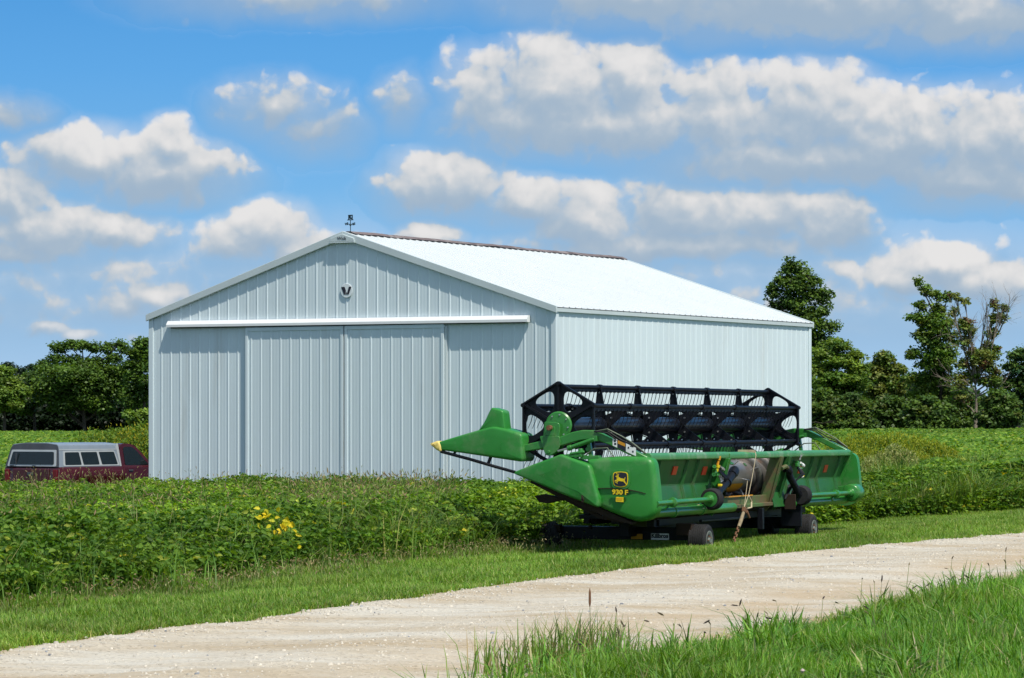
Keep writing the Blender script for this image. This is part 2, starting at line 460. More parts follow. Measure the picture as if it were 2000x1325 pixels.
def mat_gravel():
    m, nt, b = mat_new('limestone_gravel')
    tc = N(nt, 'ShaderNodeTexCoord')
    mp = N(nt, 'ShaderNodeMapping'); mp.inputs['Rotation'].default_value = (0, 0, -math.atan2(UY, UX)); mp.inputs['Scale'].default_value = (0.30, 1.0, 1)
    nt.links.new(tc.outputs['Object'], mp.inputs[0])
    band = N(nt, 'ShaderNodeTexNoise', Scale=1.1, Detail=8.0, Roughness=0.62)
    nt.links.new(mp.outputs[0], band.inputs['Vector'])
    r = N(nt, 'ShaderNodeValToRGB'); e = r.color_ramp.elements
    e[0].color = (0.40, 0.325, 0.225, 1); e[0].position = 0.34
    e[1].color = (0.525, 0.49, 0.42, 1); e[1].position = 0.60
    q = r.color_ramp.elements.new(0.47); q.color = (0.455, 0.395, 0.305, 1)
    nt.links.new(band.outputs['Fac'], r.inputs[0])
    vo = N(nt, 'ShaderNodeTexVoronoi', Scale=42.0); vo.feature = 'F1'
    nt.links.new(tc.outputs['Object'], vo.inputs['Vector'])
    sep = N(nt, 'ShaderNodeSeparateColor'); nt.links.new(vo.outputs['Color'], sep.inputs[0])
    st_ = N(nt, 'ShaderNodeValToRGB'); e = st_.color_ramp.elements
    e[0].color = (0.55, 0.53, 0.52, 1); e[0].position = 0.0
    e[1].color = (1.18, 1.17, 1.15, 1); e[1].position = 1.0
    q = e.new(0.10); q.color = (0.80, 0.78, 0.76, 1)
    q = e.new(0.22); q.color = (0.97, 0.96, 0.95, 1)
    nt.links.new(sep.outputs[0], st_.inputs[0])
    big = N(nt, 'ShaderNodeTexNoise', Scale=3.0, Detail=5.0, Roughness=.7)
    nt.links.new(tc.outputs['Object'], big.inputs['Vector'])
    mr = N(nt, 'ShaderNodeMapRange'); mr.inputs['From Min'].default_value = .38; mr.inputs['From Max'].default_value = .58
    nt.links.new(big.outputs['Fac'], mr.inputs['Value'])
    mx = N(nt, 'ShaderNodeMix', data_type='RGBA', blend_type='MULTIPLY')
    nt.links.new(mr.outputs[0], mx.inputs['Factor']); nt.links.new(r.outputs[0], mx.inputs['A']); nt.links.new(st_.outputs[0], mx.inputs['B'])
    so = N(nt, 'ShaderNodeAttribute', attribute_name='tint'); mz = N(nt, 'ShaderNodeMix', data_type='RGBA')
    nt.links.new(so.outputs['Fac'], mz.inputs['Factor']); nt.links.new(mx.outputs['Result'], mz.inputs['A']); mz.inputs['B'].default_value = (0.45, 0.315, 0.175, 1)
    nt.links.new(mz.outputs['Result'], b.inputs['Base Color'])
    b.inputs['Roughness'].default_value = 0.95; b.inputs['Specular IOR Level'].default_value = 0.15
    fine = N(nt, 'ShaderNodeTexNoise', Scale=70.0, Detail=3.0)
    nt.links.new(tc.outputs['Object'], fine.inputs['Vector'])
    ad = N(nt, 'ShaderNodeMath', operation='ADD'); nt.links.new(fine.outputs['Fac'], ad.inputs[0]); nt.links.new(vo.outputs['Distance'], ad.inputs[1])
    bp = N(nt, 'ShaderNodeBump', Strength=0.4, Distance=0.012)
    nt.links.new(ad.outputs[0], bp.inputs['Height']); nt.links.new(bp.outputs[0], b.inputs['Normal'])
    return m
M['gravel'] = mat_gravel()
grid_obj('gravel_road', np.concatenate([np.arange(-45, -24, .5), np.arange(-24, 14, .07), np.arange(14, 60, .6)]), np.linspace(0, 1, 91), fn_lane, 'gravel', tint=lambda s, k: np.clip(np.exp(-((k - .985) / .022) ** 2) * 1.2 * (.35 + .9 * vnoise(s * 1.3, k * 4)) + .55 * np.exp(-((k - .30) / .10) ** 2) * vnoise(s * .35 + 8, k * 5) + .8 * np.exp(-((k - .03) / .07) ** 2), 0, 1))

def stones(n):
    s = rng.uniform(-22, 12, n); k = rng.random(n)
    sel = rng.random(n)
    k = np.where(sel < .30, .93 + rng.normal(size=n) * .035, np.where(sel < .52, .5 + rng.normal(size=n) * .07, np.where(sel < .62, .05 + rng.normal(size=n) * .03, k)))
    k = np.clip(k, .0, 1.0)
    a = lane_near(s); b_ = lane_far(s); t = a + (b_ - a) * k
    x, y = xy(s, t)
    ok = in_view(x, y); x, y, k, s, t = x[ok], y[ok], k[ok], s[ok], t[ok]; n = len(x)
    r = np.clip(rng.gamma(1.5, .0026, n) + .0025, .0025, .022)
    z = lane_z(s, k, x, y) + .008 + r * .25
    base = np.array([[1, 0, 0], [-1, 0, 0], [0, 1, 0], [0, -1, 0], [0, 0, 1], [0, 0, -1]], float)
    fq = np.array([[0, 2, 4, 4], [2, 1, 4, 4]])
    c = np.stack([x, y, z], 1)[:, None, :]
    # squashed six-sided lumps: top, bottom and a ring of five, all quads
    ang = np.linspace(0, 2 * math.pi, 7)[:-1][None] + rng.random((n, 1)) * 6
    rr = r[:, None] * rng.uniform(.7, 1.3, (n, 6))
    hi = np.stack([np.cos(ang) * rr * .62, np.sin(ang) * rr * .62, np.broadcast_to(r[:, None] * .55, ang.shape)], -1)
    lo = np.stack([np.cos(ang) * rr, np.sin(ang) * rr, np.broadcast_to(-r[:, None] * .3, ang.shape)], -1)
    V = np.concatenate([c + hi, c + lo], 1).reshape(-1, 3)
    quads = [[j, j + 6, (j + 1) % 6 + 6, (j + 1) % 6] for j in range(6)] + [[0, 1, 2, 3], [0, 3, 4, 5]]
    F = (np.arange(n)[:, None, None] * 12 + np.array(quads)[None]).reshape(-1, 4)
    col = np.array([0.49, .45, .38])[None] * rng.uniform(.75, 1.25, (n, 1))
    dk = rng.random(n) < .05; col[dk] = np.array([.20, .21, .23]) * rng.uniform(.7, 1.5, (dk.sum(), 1))
    m, nt, b = mat_new('loose_stone'); at = N(nt, 'ShaderNodeAttribute', attribute_name='tint')
    nt.links.new(at.outputs['Color'], b.inputs['Base Color']); b.inputs['Roughness'].default_value = .9
    o = np_obj('loose_gravel', V, F, np.repeat(col, 12, 0), m)
    tag(o, 'pale loose gravel stones scattered over the lane', 'gravel', kind='stuff')
stones(13000)

# cumulus on the sky dome, 4.5 km off; a cloud is a heap of lobes in direction coordinates
# (tangent of azimuth, tangent of elevation), its edge broken by noise
CL = [  # x, y, half width, half height, base (same units), strength
    # great cloud at upper right
    (0.8, 6.45, 1.5, 1.15, 5.05, 1.0), (2.35, 6.55, 0.95, 0.95, 5.0, 1.0), (-0.35, 6.2, 1.1, 1.0, 5.1, .9), (-2.15, 6.15, .45, .55, 5.5, .62, .7), (1.6, 5.75, 2.9, .8, 4.95, 1.0),
    (4.0, 5.9, 1.25, 1.15, 4.75, 1.0), (5.9, 5.85, 1.55, 1.25, 4.65, 1.0), (7.6, 5.5, 1.5, 1.0, 4.6, 1.0), (9.4, 5.3, 1.7, 1.15, 4.3, 1.0), (6.0, 5.0, 3.8, .8, 4.5, 1.0), (9.2, 4.6, 1.9, .8, 4.05, .9),
    # long lower cloud
    (-1.3, 4.5, 1.35, .78, 3.9, .95), (0.2, 4.2, 1.2, .55, 3.6, .8), (1.5, 3.85, 1.4, .8, 3.3, 1.0), (3.3, 3.9, 1.6, .85, 3.25, 1.0), (5.0, 3.95, 1.5, .78, 3.3, 1.0), (6.2, 3.75, 1.05, .9, 3.2, 1.0), (3.4, 3.4, 3.6, .5, 3.05, .95),
    # grey deck along the top
    (-4.0, 8.25, 2.8, .55, 7.8, .7, .7), (2.6, 8.3, 3.2, .75, 7.5, .9, .6), (5.9, 8.1, 4.2, .95, 7.25, 1.0, .6), (9.0, 7.9, 2.6, .8, 7.2, .9, .6),
    # left group
    (-8.3, 5.1, 1.75, .62, 4.35, 1.0), (-6.68, 5.35, .55, .55, 4.5, 1.0), (-6.9, 4.75, 1.75, .8, 4.1, .95), (-9.8, 4.3, .9, .75, 3.2, 1.0), (-9.2, 3.65, 1.6, .75, 3.0, 1.0), (-7.8, 3.65, 1.25, .48, 3.1, .95), (-9.9, 3.2, 1.6, .45, 2.95, .8),
    (-4.6, 6.05, 1.1, .55, 5.4, .64, .66), (-3.8, 5.65, .95, .5, 5.05, .61, .55), (-9.9, 5.95, .8, .35, 5.6, .61, .4),
    (-4.75, 3.75, .95, .52, 3.05, .95), (-5.5, 3.45, .85, .5, 3.0, .8), (-4.1, 3.3, .9, .5, 2.95, .8),
    (-6.95, 2.4, .95, .42, 1.75, .9), (-7.6, 2.2, 1.0, .45, 1.7, .75), (-9.4, 2.65, 1.3, .4, 2.2, .5), (-9.05, 1.75, .5, .2, 1.55, .85), (-8.45, 1.62, .5, .17, 1.45, .75), (-7.2, 1.55, .8, .2, 1.3, .5),
    (-1.65, 3.55, .72, .36, 3.2, .9), (2.2, 3.15, 1.0, .2, 3.0, .5),
    # right, low
    (8.4, 3.0, 1.25, .52, 2.25, 1.0), (9.2, 2.65, 1.5, .5, 2.05, .9), (7.8, 2.75, .9, .35, 2.3, .85), (6.2, 2.75, 3.0, .55, 2.1, .42), (5.2, 2.2, 1.6, .3, 1.9, .35), (8.8, 1.9, 2.2, .4, 1.55, .45), (6.6, 1.75, 1.4, .28, 1.5, .4), (0.5, 2.4, 3.0, .4, 2.0, .3),
    (-8.0, 2.9, 2.6, .5, 2.3, .5), (-8.6, 2.1, 2.6, .5, 1.6, .55), (-4.6, 2.9, 2.0, .5, 2.4, .5), (6.8, 2.2, 3.4, .55, 1.5, .5), (4.6, 2.9, 3.0, .4, 2.5, .5), 
    # beyond the frame to either side
    (-13, 4.6, 2.6, 1.1, 3.9, 1.0), (-15, 6.4, 2.2, .9, 5.6, .8), (13.2, 5.5, 2.8, 1.2, 4.6, 1.0), (14, 3.2, 2.5, .7, 2.6, .9), (-12, 2.4, 2.2, .4, 2.0, .7), (17, 6.5, 3, 1.2, 5.4, .9),
]
def cloud_group():
    g = bpy.data.node_groups.new('cloud_density', 'ShaderNodeTree')
    g.interface.new_socket('Vector', in_out='INPUT', socket_type='NodeSocketVector')
    g.interface.new_socket('Density', in_out='OUTPUT', socket_type='NodeSocketFloat')
    g.interface.new_socket('Height', in_out='OUTPUT', socket_type='NodeSocketFloat'); g.interface.new_socket('Mass', in_out='OUTPUT', socket_type='NodeSocketFloat')
    gi = g.nodes.new('NodeGroupInput'); go = g.nodes.new('NodeGroupOutput')
    ln = g.links.new
    def math_(op, a, b_=None, c=None):
        n = g.nodes.new('ShaderNodeMath'); n.operation = op
        for k, q in enumerate((a, b_, c)):
            if q is None: continue
            if isinstance(q, (int, float)): n.inputs[k].default_value = q
            else: ln(q, n.inputs[k])
        return n.outputs[0]
    # domain warp
    w1 = N(g, 'ShaderNodeTexNoise', Scale=1.15, Detail=3.0, Roughness=.55); ln(gi.outputs[0], w1.inputs['Vector'])
    sb = N(g, 'ShaderNodeVectorMath', operation='SUBTRACT'); ln(w1.outputs['Color'], sb.inputs[0]); sb.inputs[1].default_value = (.5, .5, .5)
    ma = N(g, 'ShaderNodeVectorMath', operation='MULTIPLY_ADD'); ln(sb.outputs[0], ma.inputs[0]); ma.inputs[1].default_value = (.75, .42, 0); ln(gi.outputs[0], ma.inputs[2])
    P = ma.outputs[0]
    sx = N(g, 'ShaderNodeSeparateXYZ'); ln(P, sx.inputs[0]); Y = sx.outputs['Y']
    acc = None; sw = None; sh_ = None
    for row in CL:
        x, y, rx, ry, base, s = row[:6]; tone = row[6] if len(row) > 6 else 1.0
        s = s if s > .6 else s * .45
        n = N(g, 'ShaderNodeVectorMath', operation='MULTIPLY_ADD'); ln(P, n.inputs[0])
        n.inputs[1].default_value = (1 / rx, 1 / ry, 0); n.inputs[2].default_value = (-x / rx, -y / ry, 0)
        l = N(g, 'ShaderNodeVectorMath', operation='LENGTH'); ln(n.outputs[0], l.inputs[0])
        d = math_('MULTIPLY_ADD', l.outputs['Value'], -.95 * s, .95 * s)       # inside > 0
        hb = max(.28, (y - base) * 1.0)
        under = math_('MULTIPLY_ADD', Y, s / hb, -base * s / hb)               # falls off below the base
        d = math_('SMOOTH_MIN', d, under, .25)
        acc = d if acc is None else math_('SMOOTH_MAX', acc, d, .10)
        # how high in its heap: 0 at the base, 1 at the top
        w = math_('POWER', math_('MAXIMUM', math_('ADD', d, .35), .0001), 2.0)
        top = y + ry * .95
        h = math_('MULTIPLY', w, math_('MULTIPLY_ADD', Y, tone / (top - base), -base * tone / (top - base)))
        sw = w if sw is None else math_('ADD', sw, w); sh_ = h if sh_ is None else math_('ADD', sh_, h)
    n1 = N(g, 'ShaderNodeTexNoise', Scale=1.35, Detail=7.0, Roughness=.50); ln(P, n1.inputs['Vector'])
    # billows: rounded cells, two sizes
    v1 = N(g, 'ShaderNodeTexVoronoi', Scale=1.7); v1.feature = 'SMOOTH_F1'; v1.inputs['Smoothness'].default_value = .5
    n3 = N(g, 'ShaderNodeTexNoise', Scale=4.5, Detail=4.0); ln(gi.outputs[0], n3.inputs['Vector'])
    sb3 = N(g, 'ShaderNodeVectorMath', operation='MULTIPLY_ADD'); ln(n3.outputs['Color'], sb3.inputs[0]); sb3.inputs[1].default_value = (.20, .20, 0); ln(P, sb3.inputs[2])
    ln(sb3.outputs[0], v1.inputs['Vector'])
    v2 = N(g, 'ShaderNodeTexVoronoi', Scale=4.4); v2.feature = 'SMOOTH_F1'; v2.inputs['Smoothness'].default_value = .6
    ln(sb3.outputs[0], v2.inputs['Vector'])
    a = math_('MULTIPLY_ADD', n1.outputs['Fac'], .70, -.35)
    a = math_('MULTIPLY_ADD', v1.outputs['Distance'], -.40, a)
    a = math_('MULTIPLY_ADD', v2.outputs['Distance'], -.20, a)
    a = math_('ADD', a, .50)
    ln(math_('ADD', acc, a), go.inputs['Density'])
    ln(math_('DIVIDE', sh_, sw), go.inputs['Height']); ln(acc, go.inputs['Mass'])
    return g
def mat_clouds():
    m = bpy.data.materials.new('cumulus_sky'); m.use_nodes = True; nt = m.node_tree; nt.nodes.clear(); ln = nt.links.new
    def math_(op, a, b_=None, c=None, clamp=False):
        n = nt.nodes.new('ShaderNodeMath'); n.operation = op; n.use_clamp = clamp
        for k, q in enumerate((a, b_, c)):
            if q is None: continue
            if isinstance(q, (int, float)): n.inputs[k].default_value = q
            else: ln(q, n.inputs[k])
        return n.outputs[0]
    def smooth(v, a, b_, lo=0.0, hi=1.0):
        n = nt.nodes.new('ShaderNodeMapRange'); n.interpolation_type = 'SMOOTHSTEP'
        ln(v, n.inputs['Value'])
        for nm, q in (('From Min', a), ('From Max', b_), ('To Min', lo), ('To Max', hi)):
            if isinstance(q, (int, float)): n.inputs[nm].default_value = q
            else: ln(q, n.inputs[nm])
        return n.outputs[0]
    tc = N(nt, 'ShaderNodeTexCoord'); sx = N(nt, 'ShaderNodeSeparateXYZ'); ln(tc.outputs['Object'], sx.inputs[0])
    cx = math_('MULTIPLY', math_('DIVIDE', sx.outputs['X'], sx.outputs['Y']), 60); cy = math_('MULTIPLY', math_('DIVIDE', sx.outputs['Z'], sx.outputs['Y']), 60)
    cb = N(nt, 'ShaderNodeCombineXYZ'); ln(cx, cb.inputs[0]); ln(cy, cb.inputs[1])
    g = cloud_group()
    def dens(off):
        n = nt.nodes.new('ShaderNodeGroup'); n.node_tree = g
        if off:
            a = N(nt, 'ShaderNodeVectorMath', operation='ADD'); ln(cb.outputs[0], a.inputs[0]); a.inputs[1].default_value = (*off, 0); ln(a.outputs[0], n.inputs[0])
        else: ln(cb.outputs[0], n.inputs[0])
        return n.outputs
    o0 = dens(None); d0 = o0['Density']; d1 = dens((.08, .26))['Density']
    soft = N(nt, 'ShaderNodeTexNoise', Scale=.8, Detail=3.0, Roughness=.5); ln(cb.outputs[0], soft.inputs['Vector'])
    relief = math_('SUBTRACT', d0, d1)
    v = math_('MULTIPLY_ADD', relief, .85, o0['Height'])
    v = math_('ADD', v, math_('MULTIPLY_ADD', soft.outputs['Fac'], 1.0, -.50))
    lit = smooth(v, -.02, 1.33)
    col = nt.nodes.new('ShaderNodeValToRGB'); e = col.color_ramp.elements
    e[0].position = 0.0; e[0].color = (0.42, 0.55, 0.70, 1)
    e[1].position = 1.0; e[1].color = (0.96, 0.94, 0.925, 1)
    for p, c in ((.25, (0.47, 0.585, 0.71)), (.5, (0.57, 0.655, 0.745)), (.72, (0.73, 0.765, 0.80)), (.88, (0.87, 0.865, 0.865))):
        q = e.new(p); q.color = (*c, 1)
    ln(lit, col.inputs[0])
    edge = smooth(lit, .35, .9, .72, .34)
    al = smooth(d0, .0, edge)
    al = math_('MAXIMUM', al, smooth(o0['Mass'], -.5, .4, 0.0, .62))
    al = math_('MULTIPLY', al, smooth(cy, .6, 2.6, .62, 1.0))
    al = math_('MULTIPLY', al, .97)
    em = N(nt, 'ShaderNodeEmission', Strength=0.775); ln(col.outputs[0], em.inputs['Color'])
    air = nt.nodes.new('ShaderNodeValToRGB'); e = air.color_ramp.elements       # clear air: deep blue overhead, paler low down
    e[0].position = 0.0; e[0].color = (0.47, 0.625, 0.81, 1); e[1].position = 1.0; e[1].color = (0.068, 0.305, 0.70, 1)
    for p, c in ((.17, (0.31, 0.54, 0.81)), (.45, (0.195, 0.475, 0.815)), (.72, (0.118, 0.39, 0.785))):
        q = e.new(p); q.color = (*c, 1)
    ln(math_('DIVIDE', cy, 9.5), air.inputs[0])
    es = N(nt, 'ShaderNodeEmission', Strength=0.93); ln(air.outputs[0], es.inputs['Color'])
    mx = N(nt, 'ShaderNodeMixShader'); ln(al, mx.inputs[0]); ln(es.outputs[0], mx.inputs[1]); ln(em.outputs[0], mx.inputs[2])
    out = N(nt, 'ShaderNodeOutputMaterial'); ln(mx.outputs[0], out.inputs[0])
    try: m.cycles.emission_sampling = 'NONE'
    except Exception: pass
    return m
def fn_dome(az, el):
    R = 4500
    return R * np.sin(az) * np.cos(el), R * np.cos(az) * np.cos(el), R * np.sin(el) + 0 * az
dome = grid_obj('sky', np.radians(np.linspace(-55, 55, 111)), np.radians(np.linspace(-.5, 30, 40)), fn_dome, mat_clouds())
dome.location = (0, 0, EYE)

# ------------------------------------------------------------------ the barn (front-left foot at its origin, x along the front, y along the side)
BW, BL, EAVE, RISE = 12.2, 14.4, 4.366, 1.975
BZ = -0.75
barn = empty('pole_barn', 'big white ribbed steel pole barn with a low gable roof and closed sliding doors', 'barn', (-9.449, 80.29, 0), math.atan2(-.5096, .8605))
def rib_profile(a, b_, pitch=.3048, first=0.0, h=.013, minor=.0018):
    """trapezoid ribs with two low beads between: list of (position, depth)"""
    out = [(a, 0)]
    x = a + first
    while x < b_ + .01:
        for dx, d in ((-.028, 0), (-.012, h), (.012, h), (.028, 0), (.085, 0), (.095, minor), (.112, minor), (.122, 0), (.185, 0), (.195, minor), (.212, minor), (.222, 0)):
            p = x + dx
            if a < p < b_: out.append((p, d))
        x += pitch
    out.append((b_, 0))
    return out
def ridge_z(x): return EAVE + RISE * (1 - abs(x - BW / 2) / (BW / 2))
def ribbed_wall(fn, prof):
    mb = MB()
    vs = []; fs = []
    for i, (p, d) in enumerate(prof):
        lo, hi = fn(p, d); vs += [lo, hi]
        if i: fs.append((2 * i - 2, 2 * i, 2 * i + 1, 2 * i - 1))
    return mb.add(vs, fs)
# walls are real sheets standing on the ground; the corner of front and side is closed by trim
pf = rib_profile(0, BW, first=.06)
if not any(abs(p - BW / 2) < 1e-6 for p, d in pf): pf = sorted(pf + [(BW / 2, 0)])
ribbed_wall(lambda p, d: ((p, -d, BZ), (p, -d, ridge_z(p) - .03)), pf).build('front_wall', 'steel_white', barn)
ribbed_wall(lambda p, d: ((BW + d, p, BZ), (BW + d, p, EAVE - .04)), rib_profile(0, BL, first=.1, h=.012, minor=.0015)).build('side_wall', 'steel_white', barn)
ribbed_wall(lambda p, d: ((-d, p, BZ), (-d, p, EAVE - .04)), rib_profile(0, BL, first=.1)).build('side_wall', 'steel_white', barn)
ribbed_wall(lambda p, d: ((p, BL + d, BZ), (p, BL + d, ridge_z(p) - .03)), pf).build('rear_wall', 'steel_white', barn)
rp_ = [q for q in rib_profile(-.10, BL + .12, first=.05, h=.020, minor=0.0)]
for sx in (-1, 1):
    xe = -.06 if sx < 0 else BW + .06
    ze = EAVE - .02
    mb = MB(); vs = []; fs = []
    for i, (p, d) in enumerate(rp_):
        n = Vector((sx * RISE, 0, BW / 2)).normalized()
        e_ = Vector((xe, p, ze)) + n * (d + .02); t_ = Vector((BW / 2, p, EAVE + RISE)) + n * (d + .02)
        vs += [e_, t_]
        if i: fs.append((2 * i - 2, 2 * i, 2 * i + 1, 2 * i - 1))
    mb.add(vs, fs)
    # edge thickness under the sheet
    n = Vector((sx * RISE, 0, BW / 2)).normalized() * .012
    mb.add([Vector((xe, -.1, ze)) + n, Vector((xe, BL + .12, ze)) + n, Vector((BW / 2, BL + .12, EAVE + RISE)) + n, Vector((BW / 2, -.1, EAVE + RISE)) + n], [(0, 1, 2, 3)])
    mb.build('roof', 'roof_white', barn)
    mb = MB()   # eave trim under the sheet
    mb.box((xe - sx * .02, BL / 2, ze - .045), (.05, BL + .1, .09))
    mb.build('eave_trim', 'trim_grey', barn)
    mb = MB()   # gable (rake) trim, front and back
    for yy in (-.075, BL + .075):
        a = Vector((xe + sx * .02, yy, ze - .055)); c = Vector((BW / 2, yy, EAVE + RISE - .05))
        mb.bar(a, c, .06, .17, up=(0, 1, 0)) if False else mb.add(
            [(a.x, yy - .03, a.z - .07), (c.x, yy - .03, c.z - .10), (c.x, yy - .03, c.z + .09), (a.x, yy - .03, a.z + .10),
             (a.x, yy + .03, a.z - .07), (c.x, yy + .03, c.z - .10), (c.x, yy + .03, c.z + .09), (a.x, yy + .03, a.z + .10)],
            [(0, 1, 2, 3), (4, 7, 6, 5), (0, 4, 5, 1), (3, 2, 6, 7), (0, 3, 7, 4), (1, 5, 6, 2)])
    build_each(mb, 'gable_trim', 'trim_grey', barn, bevel=.008)
for (x, y, dx, dy) in ((0, 0, -1, -1), (BW, 0, 1, -1), (0, BL, -1, 1), (BW, BL, 1, 1)):
    hx, hy, o_ = .11, .11, .034          # L-shaped corner piece
    P_ = lambda a, b_: (x - dx * a, y - dy * b_)
    MB().prism([P_(-o_, -o_), P_(hx, -o_), P_(hx, -.004), P_(-.004, -.004), P_(-.004, hy), P_(-o_, hy)], BZ, EAVE - .1, 'z').build('corner_trim', 'steel_white', barn, bevel=.006)
# ridge cap, lifting in places
mb = MB(); rings = []
for y in np.linspace(.15, BL + .1, 40):
    lift = .02 * (vnoise(y * .9, 4.0) - .4) + .012 * (vnoise(y * 4, 8.0) - .5)
    zc = EAVE + RISE + .055 + lift
    rings.append([(BW / 2 - .24, y, zc - .085 + .02 * vnoise(y * 5, 1.)), (BW / 2 - .05, y, zc), (BW / 2 + .05, y, zc), (BW / 2 + .24, y, zc - .085 + .02 * vnoise(y * 5, 3.)), (BW / 2 + .05, y, zc - .02), (BW / 2 - .05, y, zc - .02)])
mb.loft(rings).build('ridge_cap', 'ridge_brown', barn)
# sliding doors and their covered track
def sliding_door(x0, x1):
    prof = rib_profile(x0 + .07, x1 - .07, first=.1, h=.012)
    d = ribbed_wall(lambda p, q: ((p, -.085 - q, BZ + .12), (p, -.085 - q, 3.98)), prof).build('sliding_door', 'steel_white', barn)
    mb = MB()
    for x in (x0 + .04, x1 - .04): mb.box((x, -.07, (BZ + .1 + 4.0) / 2), (.08, .085, 4.0 - BZ - .1))
    mb.box(((x0 + x1) / 2, -.07, 3.955), (x1 - x0 - .16, .08, .09)); mb.box(((x0 + x1) / 2, -.07, BZ + .15), (x1 - x0 - .16, .08, .09))
    mb.build('door_frame', 'trim_grey' if False else 'steel_white', d, bevel=.004)
    return d
sliding_door(3.115, 6.120); sliding_door(6.160, 9.09)
mb = MB()
a0, a1, zt0, zt1 = .64, 11.50, 4.215, 4.180
sec = [(-.03, .0), (-.10, .0), (-.175, -.10), (-.175, -.165), (-.158, -.165), (-.158, -.11), (-.09, -.02), (-.03, -.02)]
mb.loft([[(a0, q, zt0 + r) for q, r in sec], [(a1, q, zt1 + r) for q, r in sec]])
for x, zt in ((a0, zt0), (a1, zt1)):
    mb.loft([[(x - .004, q, zt + r) for q, r in ((-.03, 0), (-.10, 0), (-.175, -.10), (-.175, -.165), (-.03, -.165))], [(x + .004, q, zt + r) for q, r in ((-.03, 0), (-.10, 0), (-.175, -.10), (-.175, -.165), (-.03, -.165))]])
mb.build('door_track_cover', 'track_white', barn)
mb = MB()
mb.tube([(a0 + .1, -.09, 4.045), (a1 - .1, -.09, 4.015)], .028, 8)
mb.build('door_rail', 'dark_metal', barn)
mb = MB(); mb.box((9.125, -.045, 1.6), (.05, .05, 4.7)); mb.box((3.085, -.045, 1.6), (.05, .04, 4.7))
build_each(mb, 'door_jamb', 'trim_grey', barn)
mb = MB()
for x in (6.03, 6.25): mb.tube([(x, -.13, -.05), (x, -.17, -.02), (x, -.17, .08), (x, -.13, .11)], .014, 6)
build_each(mb, 'door_pull', 'track_white', barn)

mb = MB(); mb.box((6.14, -.055, (BZ + 4.0) / 2 + .05), (.05, .03, 3.9 - BZ)); mb.build('door_seal', 'brown_dark', barn)  # dark strip standing in for the shade in the gap between the doors
def on_front(x, z, off):   # a point on the barn front, off metres proud, in world space
    return barn_m @ Vector((x, -off, z))
barn_m = Matrix.Translation((-9.449, 80.29, 0)) @ Matrix.Rotation(math.atan2(-.5096, .8605), 4, 'Z')
# small peak plate
BR = math.atan2(-.5096, .8605)
pk = empty('peak_sign', 'small pale peak plate with dark lettering, just under the weathervane', 'sign', on_front(6.1, 6.12, .12), BR)
mb = MB(); pts = [(-.36, 0), (.36, 0), (.36, .070), (.02, .182), (-.02, .182), (-.36, .070)]
mb.prism(pts, -.02, .02, 'y').build('plate', 'trim_grey', pk, bevel=.006)
mb = MB(); mb.box((0, .0, -.02), (.74, .05, .03)); mb.build('plate_lip', 'trim_grey', pk)
mb = MB(); text_mb(mb, 'Wick', .115, .006, lambda x, y, d: (x + .0, -.026 + d * .3, y + .075), .001, .28); mb.build('lettering', 'sign_dark', pk)
# round emblem
em = empty('barn_emblem', 'round white disc with a dark W on the barn gable', 'sign', on_front(6.175, 4.89, .010), BR)
mb = MB(); mb.lathe([(0, .02), (.172, .02), (.180, .024), (.172, .03), (0, .03)], (0, -.0, 0), (0, -1, 0), 36).build('disc', 'emblem_white', em, smooth=True)
mb = MB()
def flat(mb_, poly, y0, y1): mb_.prism(poly, y0, y1, 'y')
flat(mb, [(-.155, .095), (-.055, .095), (-.012, .0), (-.045, -.10), (-.075, -.10)], -.032, -.037)
flat(mb, [(.155, .095), (.075, .095), (.012, -.10), (.072, -.10)], -.032, -.037)
flat(mb, [(-.005, -.02), (.012, -.06), (.006, -.10), (-.035, -.10)], -.032, -.037)
mb.build('letter_mark', 'sign_dark', em)
# weathervane
wv = empty('weathervane', 'small dark weathervane with a square vane on the barn peak', 'weathervane', on_front(6.19, 6.30, -.12), BR)
mb = MB(); mb.tube([(0, 0, -.03), (0, 0, .37)], .010, 8); mb.lathe([(0, -.04), (.022, -.024), (.03, 0), (.022, .024), (0, .04)], (0, 0, .25), (0, 0, 1), 14); mb.build('pole', 'dark_metal', wv, smooth=True)
mb = MB(); mb.tube([(-.12, 0, .265), (.12, 0, .265)], .006, 6); mb.tube([(0, -.12, .265), (0, .12, .265)], .006, 6); build_each(mb, 'direction_arm', 'dark_metal', wv)
for ch in 'WSNE':
    mb = MB()
    if ch in 'WS': text_mb(mb, ch, .085, .012, lambda x, y, d: ((-.125 if ch == 'W' else .125) + x * (1 if ch == 'W' else -1), d, .27 + y), .003)
    else: text_mb(mb, ch, .085, .012, lambda x, y, d: (d, (-.125 if ch == 'E' else .125) + x, .27 + y), .003)
    mb.build('direction_letter', 'dark_metal', wv)
mb = MB()
mb.box((0, 0, .372), (.17, .018, .02)); mb.tube([(-.10, 0, .372), (-.075, 0, .372)], [.004, .016], 6)
for bx in ((-.048, .435, .028, .12), (.052, .435, .026, .12), (0, .487, .13, .026), (-.015, .45, .045, .07), (.02, .41, .07, .04)):
    mb.box((bx[0], 0, bx[1]), (bx[2], .018, bx[3]))
mb.build('vane', 'dark_metal', wv)

